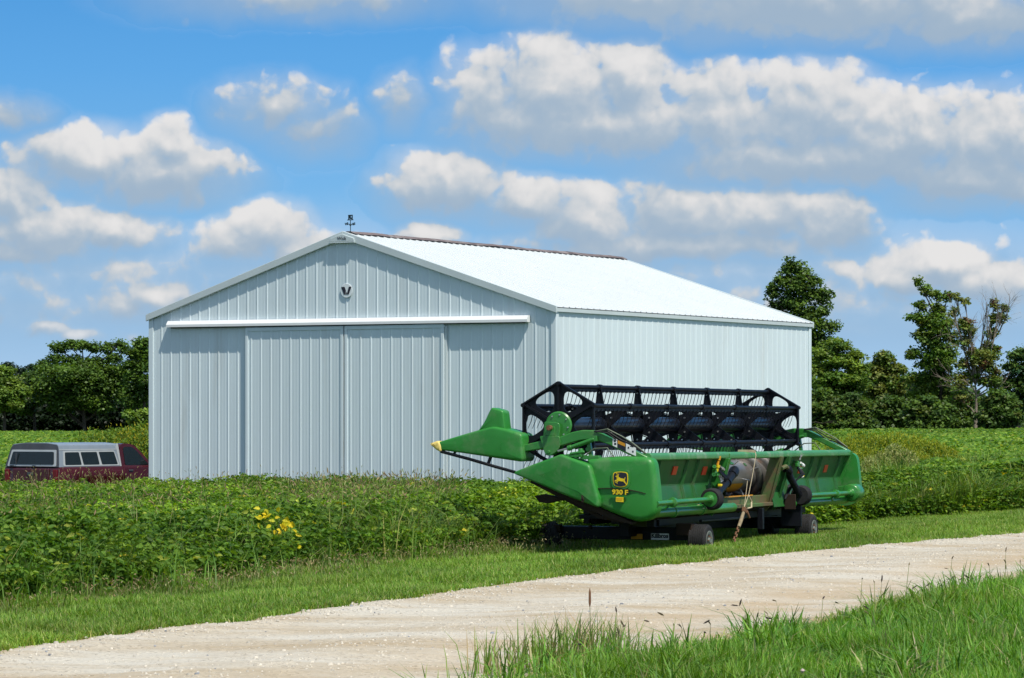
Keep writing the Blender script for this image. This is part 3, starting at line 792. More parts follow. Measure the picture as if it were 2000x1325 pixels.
# ------------------------------------------------------------------ grain header on its trailer: x runs along the header away from us, y towards its front, z up
HROT = math.atan2(UY, UX)
hd = empty('harvester_header', 'green combine grain header with black hexagonal reel and pointed dividers, loaded on a trailer', 'header', (NX, NY, 0), HROT)
HL = 9.15
def rounded_panel(outline, u_out, u_in, rnd, steps=4, bulge=0.0):
    """moulded panel: outline (t, z) at u_in, corner rounded over towards its outer face at u_out"""
    sg = 1 if u_in > u_out else -1
    rings = [[(u_in, p, q) for p, q in outline]]
    d = 0
    for k in range(steps + 1):
        a = math.pi / 2 * k / steps
        o = inset(outline, rnd * (1 - math.cos(a)))
        rings.append([(u_out + sg * rnd * (1 - math.sin(a)), p, q) for p, q in o])
    last = inset(outline, rnd)
    c = (sum(p for p, q in last) / len(last), sum(q for p, q in last) / len(last))
    for w in (.55, .2):
        rings.append([(u_out - sg * bulge * (1 - w * w), c[0] + (p - c[0]) * w, c[1] + (q - c[1]) * w) for p, q in last])
    return MB().loft(rings)
# near end shield
sh = [(.90, 1.155), (.45, 1.185), (.06, 1.178), (-.015, 1.120), (-.050, .85), (-.075, .575), (-.045, .455), (.05, .375), (.20, .350), (.45, .425), (.728, .53), (.90, .66)]
sh = round_corners(sh, [.05, .1, .10, .08, .1, .1, .08, .08, .08, .1, .1, .05], 4)
rounded_panel(sh, -.03, .16, .075, 5, .008).build('end_shield', 'green_poly', hd, smooth=True, angle=60)
shield = hd.children[-1]
mb = MB()
cr = [(.745, .772), (.6, .778), (.45, .776), (.30, .760), (.17, .735), (.085, .712)]
for a, c in zip(cr[:-1], cr[1:]):
  if a[1] > 0: mb.bar((-.046 if a[0] > .2 else -.030, a[0], a[1]), (-.046 if c[0] > .2 else -.026, c[0], c[1]), .009, .030, up=(1, 0, 0))
mb.build('crease', 'brown_dark', shield)
# emblem: yellow-edged black badge with a leaping deer
def badge(sc): return round_corners([(-.098 * sc, .085 * sc), (0, .098 * sc), (.098 * sc, .085 * sc), (.104 * sc, -.01), (.088 * sc, -.088 * sc), (0, -.106 * sc), (-.088 * sc, -.088 * sc), (-.104 * sc, -.01)], .03 * sc, 3)
ec = (.415, .895)
def onsh(poly, u0, u1, mb_): mb_.prism([(ec[0] - x, ec[1] + y) for x, y in poly], u0, u1, 'x')
mb = MB(); onsh(badge(1.28), -.048, -.054, mb); mb.build('badge_pad', 'green_poly', shield, bevel=.003)
mb = MB(); onsh(badge(1.0), -.054, -.060, mb); mb.build('badge_border', 'yellow', shield)
mb = MB(); onsh(badge(.90), -.060, -.063, mb); mb.build('badge_field', 'sign_dark', shield)
mb = MB()
deer = [  # leaping to the left, in several convex-ish pieces
    [(-.045, .012), (-.028, .028), (.005, .012), (.045, .005), (.062, -.008), (.052, -.03), (.015, -.028), (-.025, -.022), (-.048, -.008)],   # trunk
    [(-.048, .0), (-.026, .026), (-.024, .048), (-.040, .052), (-.050, .040)],        # neck
    [(-.066, .034), (-.050, .046), (-.030, .050), (-.034, .036), (-.058, .026)],      # head
    [(-.046, .048), (-.040, .050), (-.040, .078), (-.046, .078)], [(-.034, .048), (-.028, .048), (-.016, .066), (-.022, .070)], [(-.042, .064), (-.040, .070), (-.058, .080), (-.060, .074)],  # antlers
    [(.055, .0), (.062, -.006), (.070, .026), (.060, .022)],                          # tail
    [(-.048, -.006), (-.040, -.018), (-.070, -.026), (-.076, -.016)], [(-.076, -.016), (-.069, -.026), (-.062, -.046), (-.070, -.046)],   # fore leg
    [(-.036, -.016), (-.022, -.022), (-.045, -.042), (-.056, -.036)], [(-.056, -.036), (-.047, -.042), (-.036, -.056), (-.044, -.058)],   # other fore leg
    [(.030, -.024), (.058, -.014), (.070, -.042), (.058, -.046)], [(.058, -.046), (.068, -.040), (.088, -.068), (.080, -.072)],           # hind legs
]
for p_ in deer: onsh(p_, -.063, -.066, mb)
mb.build('deer_mark', 'yellow', shield)
mb = MB(); text_mb(mb, '930 F', .085, .006, lambda x, y, d: (-.074 - d, .415 - x, .722 + y - x * .03 + .004), .0025, .215); mb.build('number_lettering', 'yellow', shield)
mb = MB(); text_mb(mb, '930 F', .085, .003, lambda x, y, d: (-.068 - d, .407 - x, .716 + y - x * .03), .0035, .218); mb.build('number_shadow', 'sign_dark', shield)
mb = MB(); mb.box((-.056, .425, .637), (.020, .10, .062), Matrix.Rotation(.05, 3, 'X')); mb.build('caution_decal', 'yellow', shield)
mb = MB(); mb.box((-.067, .425, .648), (.002, .085, .008)); mb.box((-.067, .425, .63), (.002, .075, .006)); mb.build('decal_print', 'orange', shield)
# near crop divider: tapered wedge, nose to the front
dv = [(1.93, .968), (1.68, 1.060), (1.32, 1.178), (1.235, 1.212), (1.14, 1.178), (.835, 1.080), (.808, 1.05), (.683, .640), (.690, .545), (.715, .532), (1.18, .682), (1.463, .79), (1.63, .85), (1.90, .945)]
dv = round_corners(dv, [.03, .1, .1, .05, .06, .04, .03, .05, .03, .02, .1, .1, .1, .02], 3)
def tapered(outline, u0f, u1f, rnd_f, steps=4):
    rings = []
    o1 = outline; rings.append([(u1f(p), p, q) for p, q in o1])
    for k in range(steps + 1):
        a = math.pi / 2 * k / steps
        o = []
        ins = inset(outline, 1.0)
        for (p, q), (ip, iq) in zip(outline, ins):
            r = rnd_f(p); d = r * (1 - math.cos(a)); o.append((u0f(p) + r * (1 - math.sin(a)), p + (ip - p) * d, q + (iq - q) * d))
        rings.append(o)
    last = rings[-1]; c = [sum(v[i] for v in last) / len(last) for i in range(3)]
    rings.append([tuple(c[i] * .5 + v[i] * .5 for i in range(3)) for v in last])
    return MB().loft(rings)
fl = lambda a, b_, c, d: (lambda p: c + (d - c) * min(1, max(0, (p - a) / (b_ - a))))
tapered(dv, fl(.7, 1.93, -.125, .02), fl(.7, 1.93, .22, .12), fl(.7, 1.93, .045, .022)).build('lower_divider', 'green_poly', hd, smooth=True, angle=55)
ld = hd.children[-1]
mb = MB(); mb.bar((-.13, .905, .60), (-.115, .915, .685), .016, .022, up=(1, 0, 0)); mb.tube([(-.14, .90, .60), (-.14, .885, .625), (-.14, .90, .66)], .009, 6); mb.build('latch', 'brown_dark', ld)
# long upper divider on the reel arm: body, fin, tip
ub = [(3.02, 1.352), (2.70, 1.440), (2.40, 1.520), (2.20, 1.565), (1.99, 1.525), (1.82, 1.480), (1.782, 1.45), (1.765, 1.14), (1.80, 1.105), (2.26, 1.165), (2.70, 1.222), (2.96, 1.252), (3.02, 1.27)]
ub = round_corners(ub, [.02, .2, .1, .05, .05, .05, .04, .05, .04, .1, .1, .03, .02], 3)
tapered(ub, fl(1.8, 3.0, -.02, .06), fl(1.8, 3.0, .36, .16), fl(1.8, 3.0, .045, .02)).build('upper_divider', 'green_poly', hd, smooth=True, angle=55)
ud = hd.children[-1]
fin = round_corners([(2.44, 1.49), (2.34, 1.62), (2.262, 1.775), (2.235, 1.808), (2.10, 1.775), (2.07, 1.755), (2.035, 1.48)], [.03, .05, .03, .02, .03, .03, .03], 3)
rounded_panel(fin, .04, .24, .025, 3, .0).build('fin', 'green_poly', ud, smooth=True, angle=50)
tip = round_corners([(3.125, 1.335), (3.02, 1.372), (2.985, 1.372), (2.95, 1.31), (2.945, 1.245), (2.965, 1.225), (3.03, 1.255)], .02, 2)
rounded_panel(tip, .045, .175, .03, 3, .0).build('divider_tip', 'yellow_pale', ud, smooth=True, angle=55)
mb = MB(); mb.tube([(.08, 2.97, 1.235), (.07, 2.55, 1.135), (.05, 2.2, 1.045), (.03, 1.90, .972)], .021, 8)
mb.bar((.07, 2.30, 1.065), (.09, 2.26, 1.18), .03, .04, up=(1, 0, 0)); mb.bar((.07, 2.78, 1.19), (.09, 2.76, 1.25), .025, .03, up=(1, 0, 0))
mb.build('divider_rod', 'black', hd, smooth=True)
# ---- reel
RC = (1.36, 1.575); RR = .545; R0, R1 = .20, HL - .12
reel_c = lambda u: (u, RC[0], RC[1])
def hexv(k, r=1.0): a = math.radians(90 + 60 * k); return (RC[0] + math.cos(a) * RR * r, RC[1] + math.sin(a) * RR * r)
def hex_plate(u, th):
    mb = MB(); nq = 36
    for k in range(6):
        A, Bv, Cn = Vector(hexv(k, 1.05)), Vector(hexv(k + 1, 1.05)), Vector(RC)
        cen = (A + Bv + Cn) / 3
        hole = [cen + (Vector(p) - cen) * 1.0 for p in (A * .80 + Cn * .08 + Bv * .12, Bv * .80 + Cn * .08 + A * .12, Cn * .72 + A * .14 + Bv * .14)]
        hole = round_corners([tuple(p) for p in hole], .20, 12)
        tri = [A, Bv, Cn]
        def ray(d):
            best = None
            for i in range(3):
                p, q = tri[i], tri[(i + 1) % 3]; e_ = q - p
                den = d.x * e_.y - d.y * e_.x
                if abs(den) < 1e-9: continue
                w = p - cen; tq = (w.x * e_.y - w.y * e_.x) / den; sq = (w.x * d.y - w.y * d.x) / den
                if tq > 0 and -1e-6 <= sq <= 1 + 1e-6 and (best is None or tq < best): best = tq
            return cen + d * best
        out = [ray((Vector(p) - cen).normalized()) for p in hole]
        # make sure the three corners are met
        for c_ in tri:
            j = max(range(len(hole)), key=lambda i: (Vector(hole[i]) - cen).normalized().dot((c_ - cen).normalized())); out[j] = c_
        n = len(hole); vs = []; fs = []
        for uu in (u, u + th):
            vs += [(uu, p[0], p[1]) for p in hole]; vs += [(uu, p.x, p.y) for p in out]
        for i in range(n):
            j = (i + 1) % n
            fs += [(i, j, n + j, n + i), (2 * n + i, 3 * n + i, 3 * n + j, 2 * n + j), (i, 2 * n + i, 2 * n + j, j), (n + i, n + j, 3 * n + j, 3 * n + i)]
        mb.add(vs, fs)
        a = hexv(k, 1.03); c = hexv(k + 1, 1.03)
        mb.bar((u - .02, a[0], a[1]), (u - .02, c[0], c[1]), .02, .03, up=(1, 0, 0))   # stiffening lip
        s0 = hexv(k, .25); s1 = hexv(k, .97)
        mb.bar((u - .012, s0[0], s0[1]), (u - .012, s1[0], s1[1]), .03, .035, up=(1, 0, 0))
        mb.tube([(u - .05, a[0], a[1] - .02), (u + .04, a[0], a[1] - .02)], .028, 8)
    return mb
hex_plate(R0, .018).build('reel_end_frame', 'black', hd)
hex_plate(R1, .018).build('reel_end_frame', 'black', hd)
mb = MB(); mb.tube([reel_c(R0 + .02), reel_c(R1)], .108, 22)
mb.build('reel_tube', 'black_tube', hd, smooth=True)
for u in np.linspace(R0, R1, 7)[1:-1]:
    mb = MB()
    for k in range(6):
        a = math.radians(90 + 60 * k); c, s_ = math.cos(a), math.sin(a)
        q = []
        for r, w in ((.08, .085), (.22, .062), (RR * .84, .036), (RR * .93, .028)):
            q.append((r, w))
        poly = [(RC[0] + c * r - s_ * w, RC[1] + s_ * r + c * w) for r, w in q] + [(RC[0] + c * r + s_ * w, RC[1] + s_ * r - c * w) for r, w in reversed(q)]
        mb.prism(poly, u - .006, u + .006, 'x')
        # folded edge and bolt
        mb.bar((u - .014, RC[0] + c * .12 - s_ * .09, RC[1] + s_ * .12 + c * .09), (u - .014, RC[0] + c * .48 - s_ * .030, RC[1] + s_ * .48 + c * .030), .012, .02, up=(1, 0, 0))
        mb.tube([(u - .05, RC[0] + c * RR * .93, RC[1] + s_ * RR * .93), (u + .05, RC[0] + c * RR * .93, RC[1] + s_ * RR * .93)], .040, 8)
    sp_ = mb.build('reel_spider', 'black', hd)
    mb = MB()
    for k in range(6):
        a = math.radians(90 + 60 * k); c, s_ = math.cos(a), math.sin(a)
        for r in (.20, .44): mb.tube([(u - .02, RC[0] + c * r, RC[1] + s_ * r), (u - .006, RC[0] + c * r, RC[1] + s_ * r)], .012, 6)
    mb.build('bolts', 'bright', sp_)
for k in range(6):
    t_, z_ = hexv(k, .93)
    mb = MB(); mb.tube([(R0 - .02, t_, z_), (R1 + .03, t_, z_)], .027, 10)
    mb.bar((R0, t_ + .012, z_ - .043), (R1, t_ + .012, z_ - .043), .022, .04)
    u = R0 + .10
    while u < R1 - .05:
        b0 = Vector((u, t_ + .014, z_ - .05))
        mb.tube([b0, b0 + Vector((.004, .012, -.06)), b0 + Vector((-.002, .034, -.15)), b0 + Vector((-.012, .075, -.245))], [.0058, .0052, .0048, .0036], 4)
        mb.box((u, t_ + .012, z_ - .055), (.035, .034, .03))
        u += .152
    mb.build('reel_bat', 'black', hd)
# green disc and motor bracket at the near end of the reel
mb = MB(); mb.lathe([(0, 0), (.175, 0), (.182, .012), (.182, .03), (.165, .045), (.05, .05), (0, .05)], (R0 - .03, RC[0] - .02, RC[1] + .0), (-1, 0, 0), 36)
dsc = mb.build('reel_drive_disc', 'green', hd, smooth=True)
mb = MB()
for a in range(8):
    q = math.radians(a * 45 + 10); mb.tube([(R0 - .09, RC[0] - .02 + .14 * math.cos(q), RC[1] + .14 * math.sin(q)), (R0 - .07, RC[0] - .02 + .14 * math.cos(q), RC[1] + .14 * math.sin(q))], .011, 6)
mb.build('bolts', 'bright', dsc)
mb = MB()
br = round_corners([(1.50, 1.625), (1.30, 1.61), (1.285, 1.56), (1.30, 1.36), (1.52, 1.36), (1.515, 1.45)], .02, 2)
mb.prism(br, .05, .075, 'x'); mb.box((.09, 1.42, 1.50), (.10, .14, .12))
mb.build('motor_bracket', 'green', hd, bevel=.006)
mb = MB(); mb.tube([(-.02, 1.415, 1.545), (.08, 1.415, 1.545)], .034, 12); mb.tube([(-.05, 1.40, 1.535), (-.02, 1.40, 1.535)], .022, 10); mb.build('motor_shaft', 'rust', hd)
# reel arms (near and far)
def reel_arm(u, near=True):
    w = .05
    up_ = [(1.79, 1.325), (1.56, 1.375), (1.50, 1.40), (1.30, 1.425), (1.12, 1.490), (.98, 1.517), (.84, 1.515), (.72, 1.478), (.56, 1.40), (.30, 1.275), (.085, 1.175)]
    lo_ = [(.10, 1.14), (.20, 1.145), (.40, 1.225), (.60, 1.325), (.74, 1.375), (.86, 1.40), (1.00, 1.385), (1.14, 1.35), (1.30, 1.305), (1.50, 1.28), (1.56, 1.27), (1.79, 1.235)]
    mb = MB(); mb.prism(up_ + lo_, u - w, u + w, 'x')
    o = mb.build('reel_arm', 'green', hd, bevel=.012)
    mb = MB(); pl = round_corners([(1.56, 1.44), (1.285, 1.44), (1.265, 1.34), (1.30, 1.26), (1.36, 1.215), (1.42, 1.185), (1.47, 1.19), (1.50, 1.25)], .03, 3)
    mb.prism(pl, u - w - .022, u - w - .004, 'x'); mb.prism(pl, u + w + .004, u + w + .022, 'x'); mb.tube([(u - w - .04, 1.43, 1.235), (u + w + .03, 1.43, 1.235)], .022, 10)
    mb.build('arm_plate', 'green', o, bevel=.004)
    mb = MB(); mb.tube([(u - .085, 1.30, 1.245), (u - .085, 1.12, 1.292)], .014, 8); mb.build('cylinder_rod', 'bright', o)
    mb = MB(); mb.tube([(u - .085, 1.15, 1.283), (u - .085, .80, 1.40)], .029, 12); mb.tube([(u - .085, 1.16, 1.28), (u - .085, 1.11, 1.297)], .036, 12); mb.box((u - .06, .79, 1.41), (.09, .06, .07)); mb.build('lift_cylinder', 'green', o, bevel=.003)
    mb = MB(); mb.bar((u - .02, .905, 1.40), (u - .02, .855, 1.12), .05, .06, up=(1, 0, 0)); mb.tube([(u - .06, .905, 1.27), (u + .02, .905, 1.27)], .03, 8); mb.build('arm_post', 'green', o, bevel=.006)
    for h in range(3):
        mb = MB(); dz = h * .025
        mb.tube([(u - .06 - h * .02, .80, 1.50), (u - .08, .62, 1.53 - dz), (u - .03, .45, 1.44 - dz * 2), (u - .05, .30, 1.36 - dz), (u - .02, .12, 1.22)], .009, 6)
        if h == 0: mb.tube([(u - .07, 1.02, 1.12), (u - .09, .80, 1.28), (u - .09, .62, 1.29), (u - .08, .52, 1.16)], .009, 6)
        mb.build('hose', 'black' if h else 'hose_grey', o, smooth=True)
    return o
arm = reel_arm(.10); reel_arm(HL + .02, False)
def arm_decal(t0, t1, mname, off, zlo=.0):
    mb = MB(); z = lambda t: 1.262 + (t - .30) * .42
    mb.add([(.10 - .05 - off, t, z(t) + dz) for t, dz in ((t0, -.052), (t1, -.052), (t1, .052), (t0, .052))] + [(.10 - .05 - .001, t, z(t) + dz) for t, dz in ((t0, -.052), (t1, -.052), (t1, .052), (t0, .052))], [(0, 1, 2, 3), (4, 7, 6, 5), (0, 4, 5, 1), (1, 5, 6, 2), (2, 6, 7, 3), (3, 7, 4, 0)])
    return mb.build('warning_decal', mname, arm)
arm_decal(.50, .56, 'white_decal', .004); arm_decal(.385, .495, 'sign_dark', .004); arm_decal(.245, .38, 'white_decal', .004)
mb = MB(); z = lambda t: 1.262 + (t - .30) * .42
mb.add([(.044, t, z(t) + dz) for t, dz in ((.39, .005), (.49, .005), (.49, .047), (.39, .047))], [(0, 1, 2, 3)]); mb.build('decal_band', 'orange', arm)
mb = MB()
for t, dz, w in ((.53, .02, .03), (.525, -.015, .03), (.345, .012, .02), (.285, -.012, .02)): mb.add([(.0435, t + a * w / 2, z(t) + dz + b_ * .012) for a, b_ in ((-1, -1), (1, -1), (1, 1), (-1, 1))], [(0, 1, 2, 3)])
mb.build('decal_print', 'sign_dark', arm)
# ---- frame: top beam, back sheets, opening, floor
def back_t(z): return .335 - (z - .42) * .29
mb = MB()
sec = round_corners([(.055, 1.205), (.09, 1.225), (.19, 1.225), (.19, 1.13), (.055, 1.13)], .02, 3)
# wide centre section set a little proud
for a, c, off in ((.10, 3.22, 0), (3.22, 5.62, -.012), (5.62, HL - .02, 0)):
    zz = lambda u: -.004 * u
    mb.loft([[(u, p + off, q + zz(u) + off * .4) for p, q in sec] for u in (a, c)])
mb.build('top_beam', 'green_rail', hd, bevel=.004)
def sheet_t(z): return back_t(z) if z > .80 else back_t(.80) - (.80 - z) * .22
def back_sheet(u0, u1, ribs):
    mb = MB(); n = 30
    us_ = np.linspace(u0, u1, n); zs = [.42, .60, .79, .81, .98, 1.15]
    vs = [(u, sheet_t(z), z - .004 * u) for u in us_ for z in zs]; fs = []
    for i in range(n - 1):
        for j in range(len(zs) - 1): fs.append((i * len(zs) + j, (i + 1) * len(zs) + j, (i + 1) * len(zs) + j + 1, i * len(zs) + j + 1))
    mb.add(vs, fs)
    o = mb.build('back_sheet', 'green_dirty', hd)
    sm = o.modifiers.new('thickness', 'SOLIDIFY'); sm.thickness = .006; sm.offset = 1
    for r in ribs:
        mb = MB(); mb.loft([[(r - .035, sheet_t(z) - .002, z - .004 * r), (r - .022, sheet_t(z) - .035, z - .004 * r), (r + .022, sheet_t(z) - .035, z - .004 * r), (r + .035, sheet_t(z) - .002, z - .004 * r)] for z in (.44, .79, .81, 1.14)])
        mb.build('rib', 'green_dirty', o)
    return o
b1 = back_sheet(.12, 3.07, (.62, 1.70, 2.15, 2.82)); b2 = back_sheet(5.50, HL - .05, (6.25, 7.35, 7.80, 8.75))
for u, zc, p_ in ((1.28, .985, b1), (2.49, .965, b1), (6.87, .915, b2), (8.18, .91, b2)):
    mb = MB(); mb.box((u, back_t(zc) - .012, zc), (.165, .012, .115), Matrix.Rotation(.28, 3, 'X')); mb.build('reflector', 'reflector', p_)
# gussets beside the feeder opening, and inner walls
def gusset(u, m):
    mb = MB(); mb.prism([(back_t(1.15) - .12, 1.125), (back_t(1.15) + .07, 1.125), (back_t(.40) + .05, .38), (back_t(.40) - .08, .34), (back_t(.5) - .12, .42), (back_t(.8) - .12, .8)], u - .012, u + .012, 'x')
    o = mb.build('opening_plate', m, hd, bevel=.004)
    mb = MB(); mb.bar((u, back_t(1.12) - .125, 1.12), (u, back_t(.44) - .125, .42), .014, .10, up=(1, 0, 0)); mb.build('plate_flange', m, o, bevel=.003)
    return o
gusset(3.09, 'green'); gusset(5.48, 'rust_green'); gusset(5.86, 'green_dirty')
mb = MB(); mb.box((5.67, back_t(.8) - .02, .80), (.36, .02, .68), Matrix.Rotation(.28, 3, 'X')); mb.build('opening_cheek', 'rust_green', hd)
mb = MB(); mb.box((4.29, .27, .50), (2.34, .06, .15)); mb.box((4.29, .20, .445), (2.36, .10, .05)); mb.build('opening_sill', 'rust_green', hd, bevel=.006)
mb = MB(); mb.box((4.0, .225, .585), (1.5, .012, .016)); mb.build('sill_edge', 'orange', hd)
mb = MB()
fp = [(.30, .40), (.45, .36), (.75, .42), (1.72, .86), (1.74, .84), (.78, .385), (.46, .33), (.28, .37)]
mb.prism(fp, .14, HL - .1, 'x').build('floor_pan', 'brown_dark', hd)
mb = MB(); u = .2
mb.bar((.1, 1.77, .872), (HL - .1, 1.77, .872), .05, .02)
while u < HL - .15:
    mb.loft([[(u - .018, 1.78, .872), (u + .018, 1.78, .872), (u + .018, 1.78, .892), (u - .018, 1.78, .892)], [(u - .004, 1.90, .925), (u + .004, 1.90, .925), (u + .004, 1.90, .93), (u - .004, 1.90, .93)]]); u += .0762
mb.build('cutter_bar', 'bright', hd)
mb = MB()
for u in (.32, 2.6, 6.6, HL - .35):
    pts = [(1.72, .66), (1.60, .685), (1.38, .645), (1.17, .63), (1.18, .615), (1.40, .60), (1.55, .565), (1.66, .585)]
    mb.prism(pts, u - .07, u + .07, 'x')
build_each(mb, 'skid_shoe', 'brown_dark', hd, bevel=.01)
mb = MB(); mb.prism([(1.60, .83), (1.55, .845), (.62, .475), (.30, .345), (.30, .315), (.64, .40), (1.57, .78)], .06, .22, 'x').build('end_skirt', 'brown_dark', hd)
# auger with left- and right-hand flighting
AC = (.66, .845)
mb = MB(); mb.tube([(.2, *AC), (HL - .2, *AC)], .225, 32); mb.build('auger_drum', 'steel', hd, smooth=True)
au = hd.children[-1]
def flight(u0, u1, turns, hand, ph):
    mb = MB(); n = int(abs(turns) * 28); vs = []; fs = []
    for i in range(n + 1):
        w = i / n; a = ph + hand * 2 * math.pi * turns * w; u = u0 + (u1 - u0) * w
        for r in (.22, .335): vs.append((u, AC[0] + math.cos(a) * r, AC[1] + math.sin(a) * r))
        if i: fs.append((2 * i - 2, 2 * i, 2 * i + 1, 2 * i - 1))
    o = mb.add(vs, fs).build('flighting', 'steel', au, smooth=True)
    sm = o.modifiers.new('thickness', 'SOLIDIFY'); sm.thickness = .007
flight(.25, 3.35, 5.6, 1, .6); flight(HL - .25, 5.15, 6.7, -1, 2.9)
mb = MB(); mb.tube([(4.1, *AC), (5.05, *AC)], .2268, 40)
# keep only the lower part of the orange-painted band
keep = [f for f in mb.f if len(f) == 4 and all(mb.v[i][2] < AC[1] - .08 for i in f)]
mb.f = keep; mb.build('auger_paint', 'orange', au, smooth=True)
mb = MB()
for k in range(10):
    a = k * 2.4; u = 4.6 + k * .09
    mb.tube([(u, AC[0] + math.cos(a) * .2, AC[1] + math.sin(a) * .2), (u, AC[0] + math.cos(a) * .33, AC[1] + math.sin(a) * .33)], .009, 6)
mb.build('auger_fingers', 'bright', au)
mb = MB(); mb.box((4.72, AC[0] - .12, AC[1] + .194), (.16, .08, .012), Matrix.Rotation(.6, 3, 'X')); mb.box((5.25, AC[0] - .16, AC[1] + .162), (.07, .05, .012), Matrix.Rotation(.85, 3, 'X')); mb.build('drum_hatch', 'green_dirty', au)
# drive shafts, couplers, covers
for (a, c, za, zc, bs) in ((.1, 3.38, .462, .452, (.9, 2.0)), (6.02, HL - .3, .435, .425, (6.6, 7.9))):
    mb = MB(); mb.tube([(a, .06, za), (c, .06, zc)], .062, 14)
    for u in bs: mb.tube([(u, .06, .455), (u + .06, .06, .455)], .072, 14)
    mb.build('lower_tube', 'green', hd, smooth=True)
MB().tube([(.0, -.045, .588), (2.1, -.055, .592)], .036, 14).build('drive_shaft', 'green', hd, smooth=True)
MB().tube([(6.35, -.055, .545), (HL - .5, -.055, .532)], .036, 14).build('drive_shaft', 'green', hd, smooth=True)
ds = hd.children[-1]
mb = MB()
for u, z0 in ((.62, .588), (7.95, .535)):
    mb.lathe([(.036, -.04), (.062, -.03), (.066, 0), (.062, .03), (.036, .04)], (u, -.05, z0), (1, 0, 0), 16); mb.bar((u, -.02, z0 - .02), (u, .10, .47), .05, .02)
mb.build('shaft_bearing', 'green', ds, smooth=True)
for (u, z0, s_) in ((2.20, .592, 1), (6.22, .55, -1)):
    mb = MB(); mb.lathe([(.0, -.085), (.125, -.085), (.145, -.06), (.148, 0), (.145, .055), (.115, .08), (.0, .085)], (u, -.045, z0), (1, 0, 0), 30); mb.build('rubber_shield', 'rubber', hd, smooth=True, angle=50)
    rs = hd.children[-1]
    mb = MB(); mb.lathe([(.06, 0), (.10, .0), (.10, .008), (.06, .012), (.036, .05)], (u - .086 * s_, -.045, z0), (-s_, 0, 0), 24); mb.build('shield_flange', 'green', rs, smooth=True)
mb = MB(); mb.tube([(2.32, -.03, .60), (2.62, .0, .68), (3.05, .035, .80), (3.36, .055, .905)], [.05, .05, .055, .06], 14); mb.tube([(3.30, .045, .895), (3.42, .06, .93), (3.52, .085, .945), (3.56, .11, .93)], [.062, .075, .072, .06], 14)
mb.tube([(3.02, .03, .79), (3.08, .037, .805)], .068, 14); mb.build('drive_line', 'black', hd, smooth=True)
mb = MB(); mb.tube([(6.15, -.03, .56), (6.05, .0, .68), (5.96, .04, .80), (5.90, .06, .89)], [.055, .05, .05, .055], 14); mb.tube([(5.92, .05, .88), (5.88, .06, .93), (5.82, .09, .95)], [.06, .07, .05], 12); mb.build('drive_line', 'black', hd, smooth=True)
mb = MB(); mb.tube([(5.55, .05, .95), (5.70, .03, .98), (5.86, .05, .95)], .03, 8); mb.build('drive_line_bracket', 'rust_green', hd)
mb = MB(); mb.box((6.0, .06, .46), (.02, .17, .22)); mb.build('tube_bracket', 'brown_dark', hd, bevel=.006)
mb = MB(); mb.box((2.72, .02, .765), (.06, .05, .035)); mb.build('plug', 'yellow', hd, bevel=.006)
# hydraulic couplers, two clusters
def coupler(u, z0, names):
    t0 = back_t(z0) - .05
    mb = MB(); mb.box((u, t0, z0 - .04), (.10, .06, .09)); mb.box((u + .05, t0 - .02, z0 - .10), (.16, .05, .03)); mb.box((u - .07, t0 - .02, z0 - .05), (.09, .04, .05)); mb.build('coupler_block', 'green', hd, bevel=.006)
    c = hd.children[-1]
    for (du, dz, a, L, mn) in names:
        mb = MB(); mb.tube([(u + du, t0 - .03, z0 + dz), (u + du + math.cos(a) * L, t0 - .05, z0 + dz + math.sin(a) * L)], .018, 8); mb.tube([(u + du + math.cos(a) * L * .6, t0 - .042, z0 + dz + math.sin(a) * L * .6), (u + du + math.cos(a) * L, t0 - .05, z0 + dz + math.sin(a) * L)], .026, 8)
        mb.build('coupler', mn, c)
coupler(2.80, 1.0, ((0, .02, 1.4, .14, 'orange'), (.08, .02, -.4, .13, 'bright'), (-.02, -.05, 1.5, .09, 'yellow'), (-.1, -.03, 2.6, .10, 'green'), (.02, -.10, -.3, .16, 'bright'), (-.12, -.1, 3.0, .09, 'green'), (.1, -.13, -.9, .10, 'white_decal')))
coupler(6.50, 1.04, ((0, .02, 1.4, .08, 'bright'), (.06, -.02, -.5, .10, 'white_decal'), (.02, -.10, -1.2, .14, 'white_decal'), (.05, -.14, -.9, .10, 'yellow')))
mb = MB()
for k in range(4):
    mb.tube([(2.83 + .03 * k, .1, .98), (2.88 + .05 * k, .0, .85), (2.98, .03 + .02 * k, .66), (3.05, .12, .5)], .011, 6)
    mb.tube([(6.45 + .03 * k, .1, .98), (6.35 + .05 * k, .0, .85), (6.1, .05 + .02 * k, .70), (5.95, .12, .5)], .011, 6)
build_each(mb, 'hydraulic_hose', 'black', hd, smooth=True)
# pieces of straw and mud caught on the frame
mb = MB(); mb.prism([(-.01, .47), (.07, .525), (.12, .50), (.04, .455)], 1.95, 2.12, 'x'); mb.prism([(.02, .60), (.05, .68), (.10, .62)], .18, .26, 'x'); mb.build('straw_clump', 'strap', hd, bevel=.01)
# far end: bulkhead, shield and drive cover
mb = MB(); mb.prism([(.02, 1.16), (.42, 1.16), (1.2, 1.05), (1.75, .88), (.5, .38), (.30, .42)], HL - .06, HL - .03, 'x').build('end_bulkhead', 'green', hd, bevel=.004)
far_sh = [(p, q - .035) for p, q in sh]
rounded_panel(far_sh, HL + .22, HL + .03, .075, 5, .008).build('end_shield', 'green_poly', hd, smooth=True, angle=60)
tapered([(p, q - .035) for p, q in dv], fl(.7, 1.93, HL + .28, HL + .14), fl(.7, 1.93, HL - .02, HL + .06), fl(.7, 1.93, -.045, -.022)).build('lower_divider', 'green_poly', hd, smooth=True, angle=55)
tapered(ub, fl(1.8, 3.0, HL + .02, HL + .0), fl(1.8, 3.0, HL - .36, HL - .16), fl(1.8, 3.0, -.045, -.02)).build('upper_divider', 'green_poly', hd, smooth=True, angle=55)
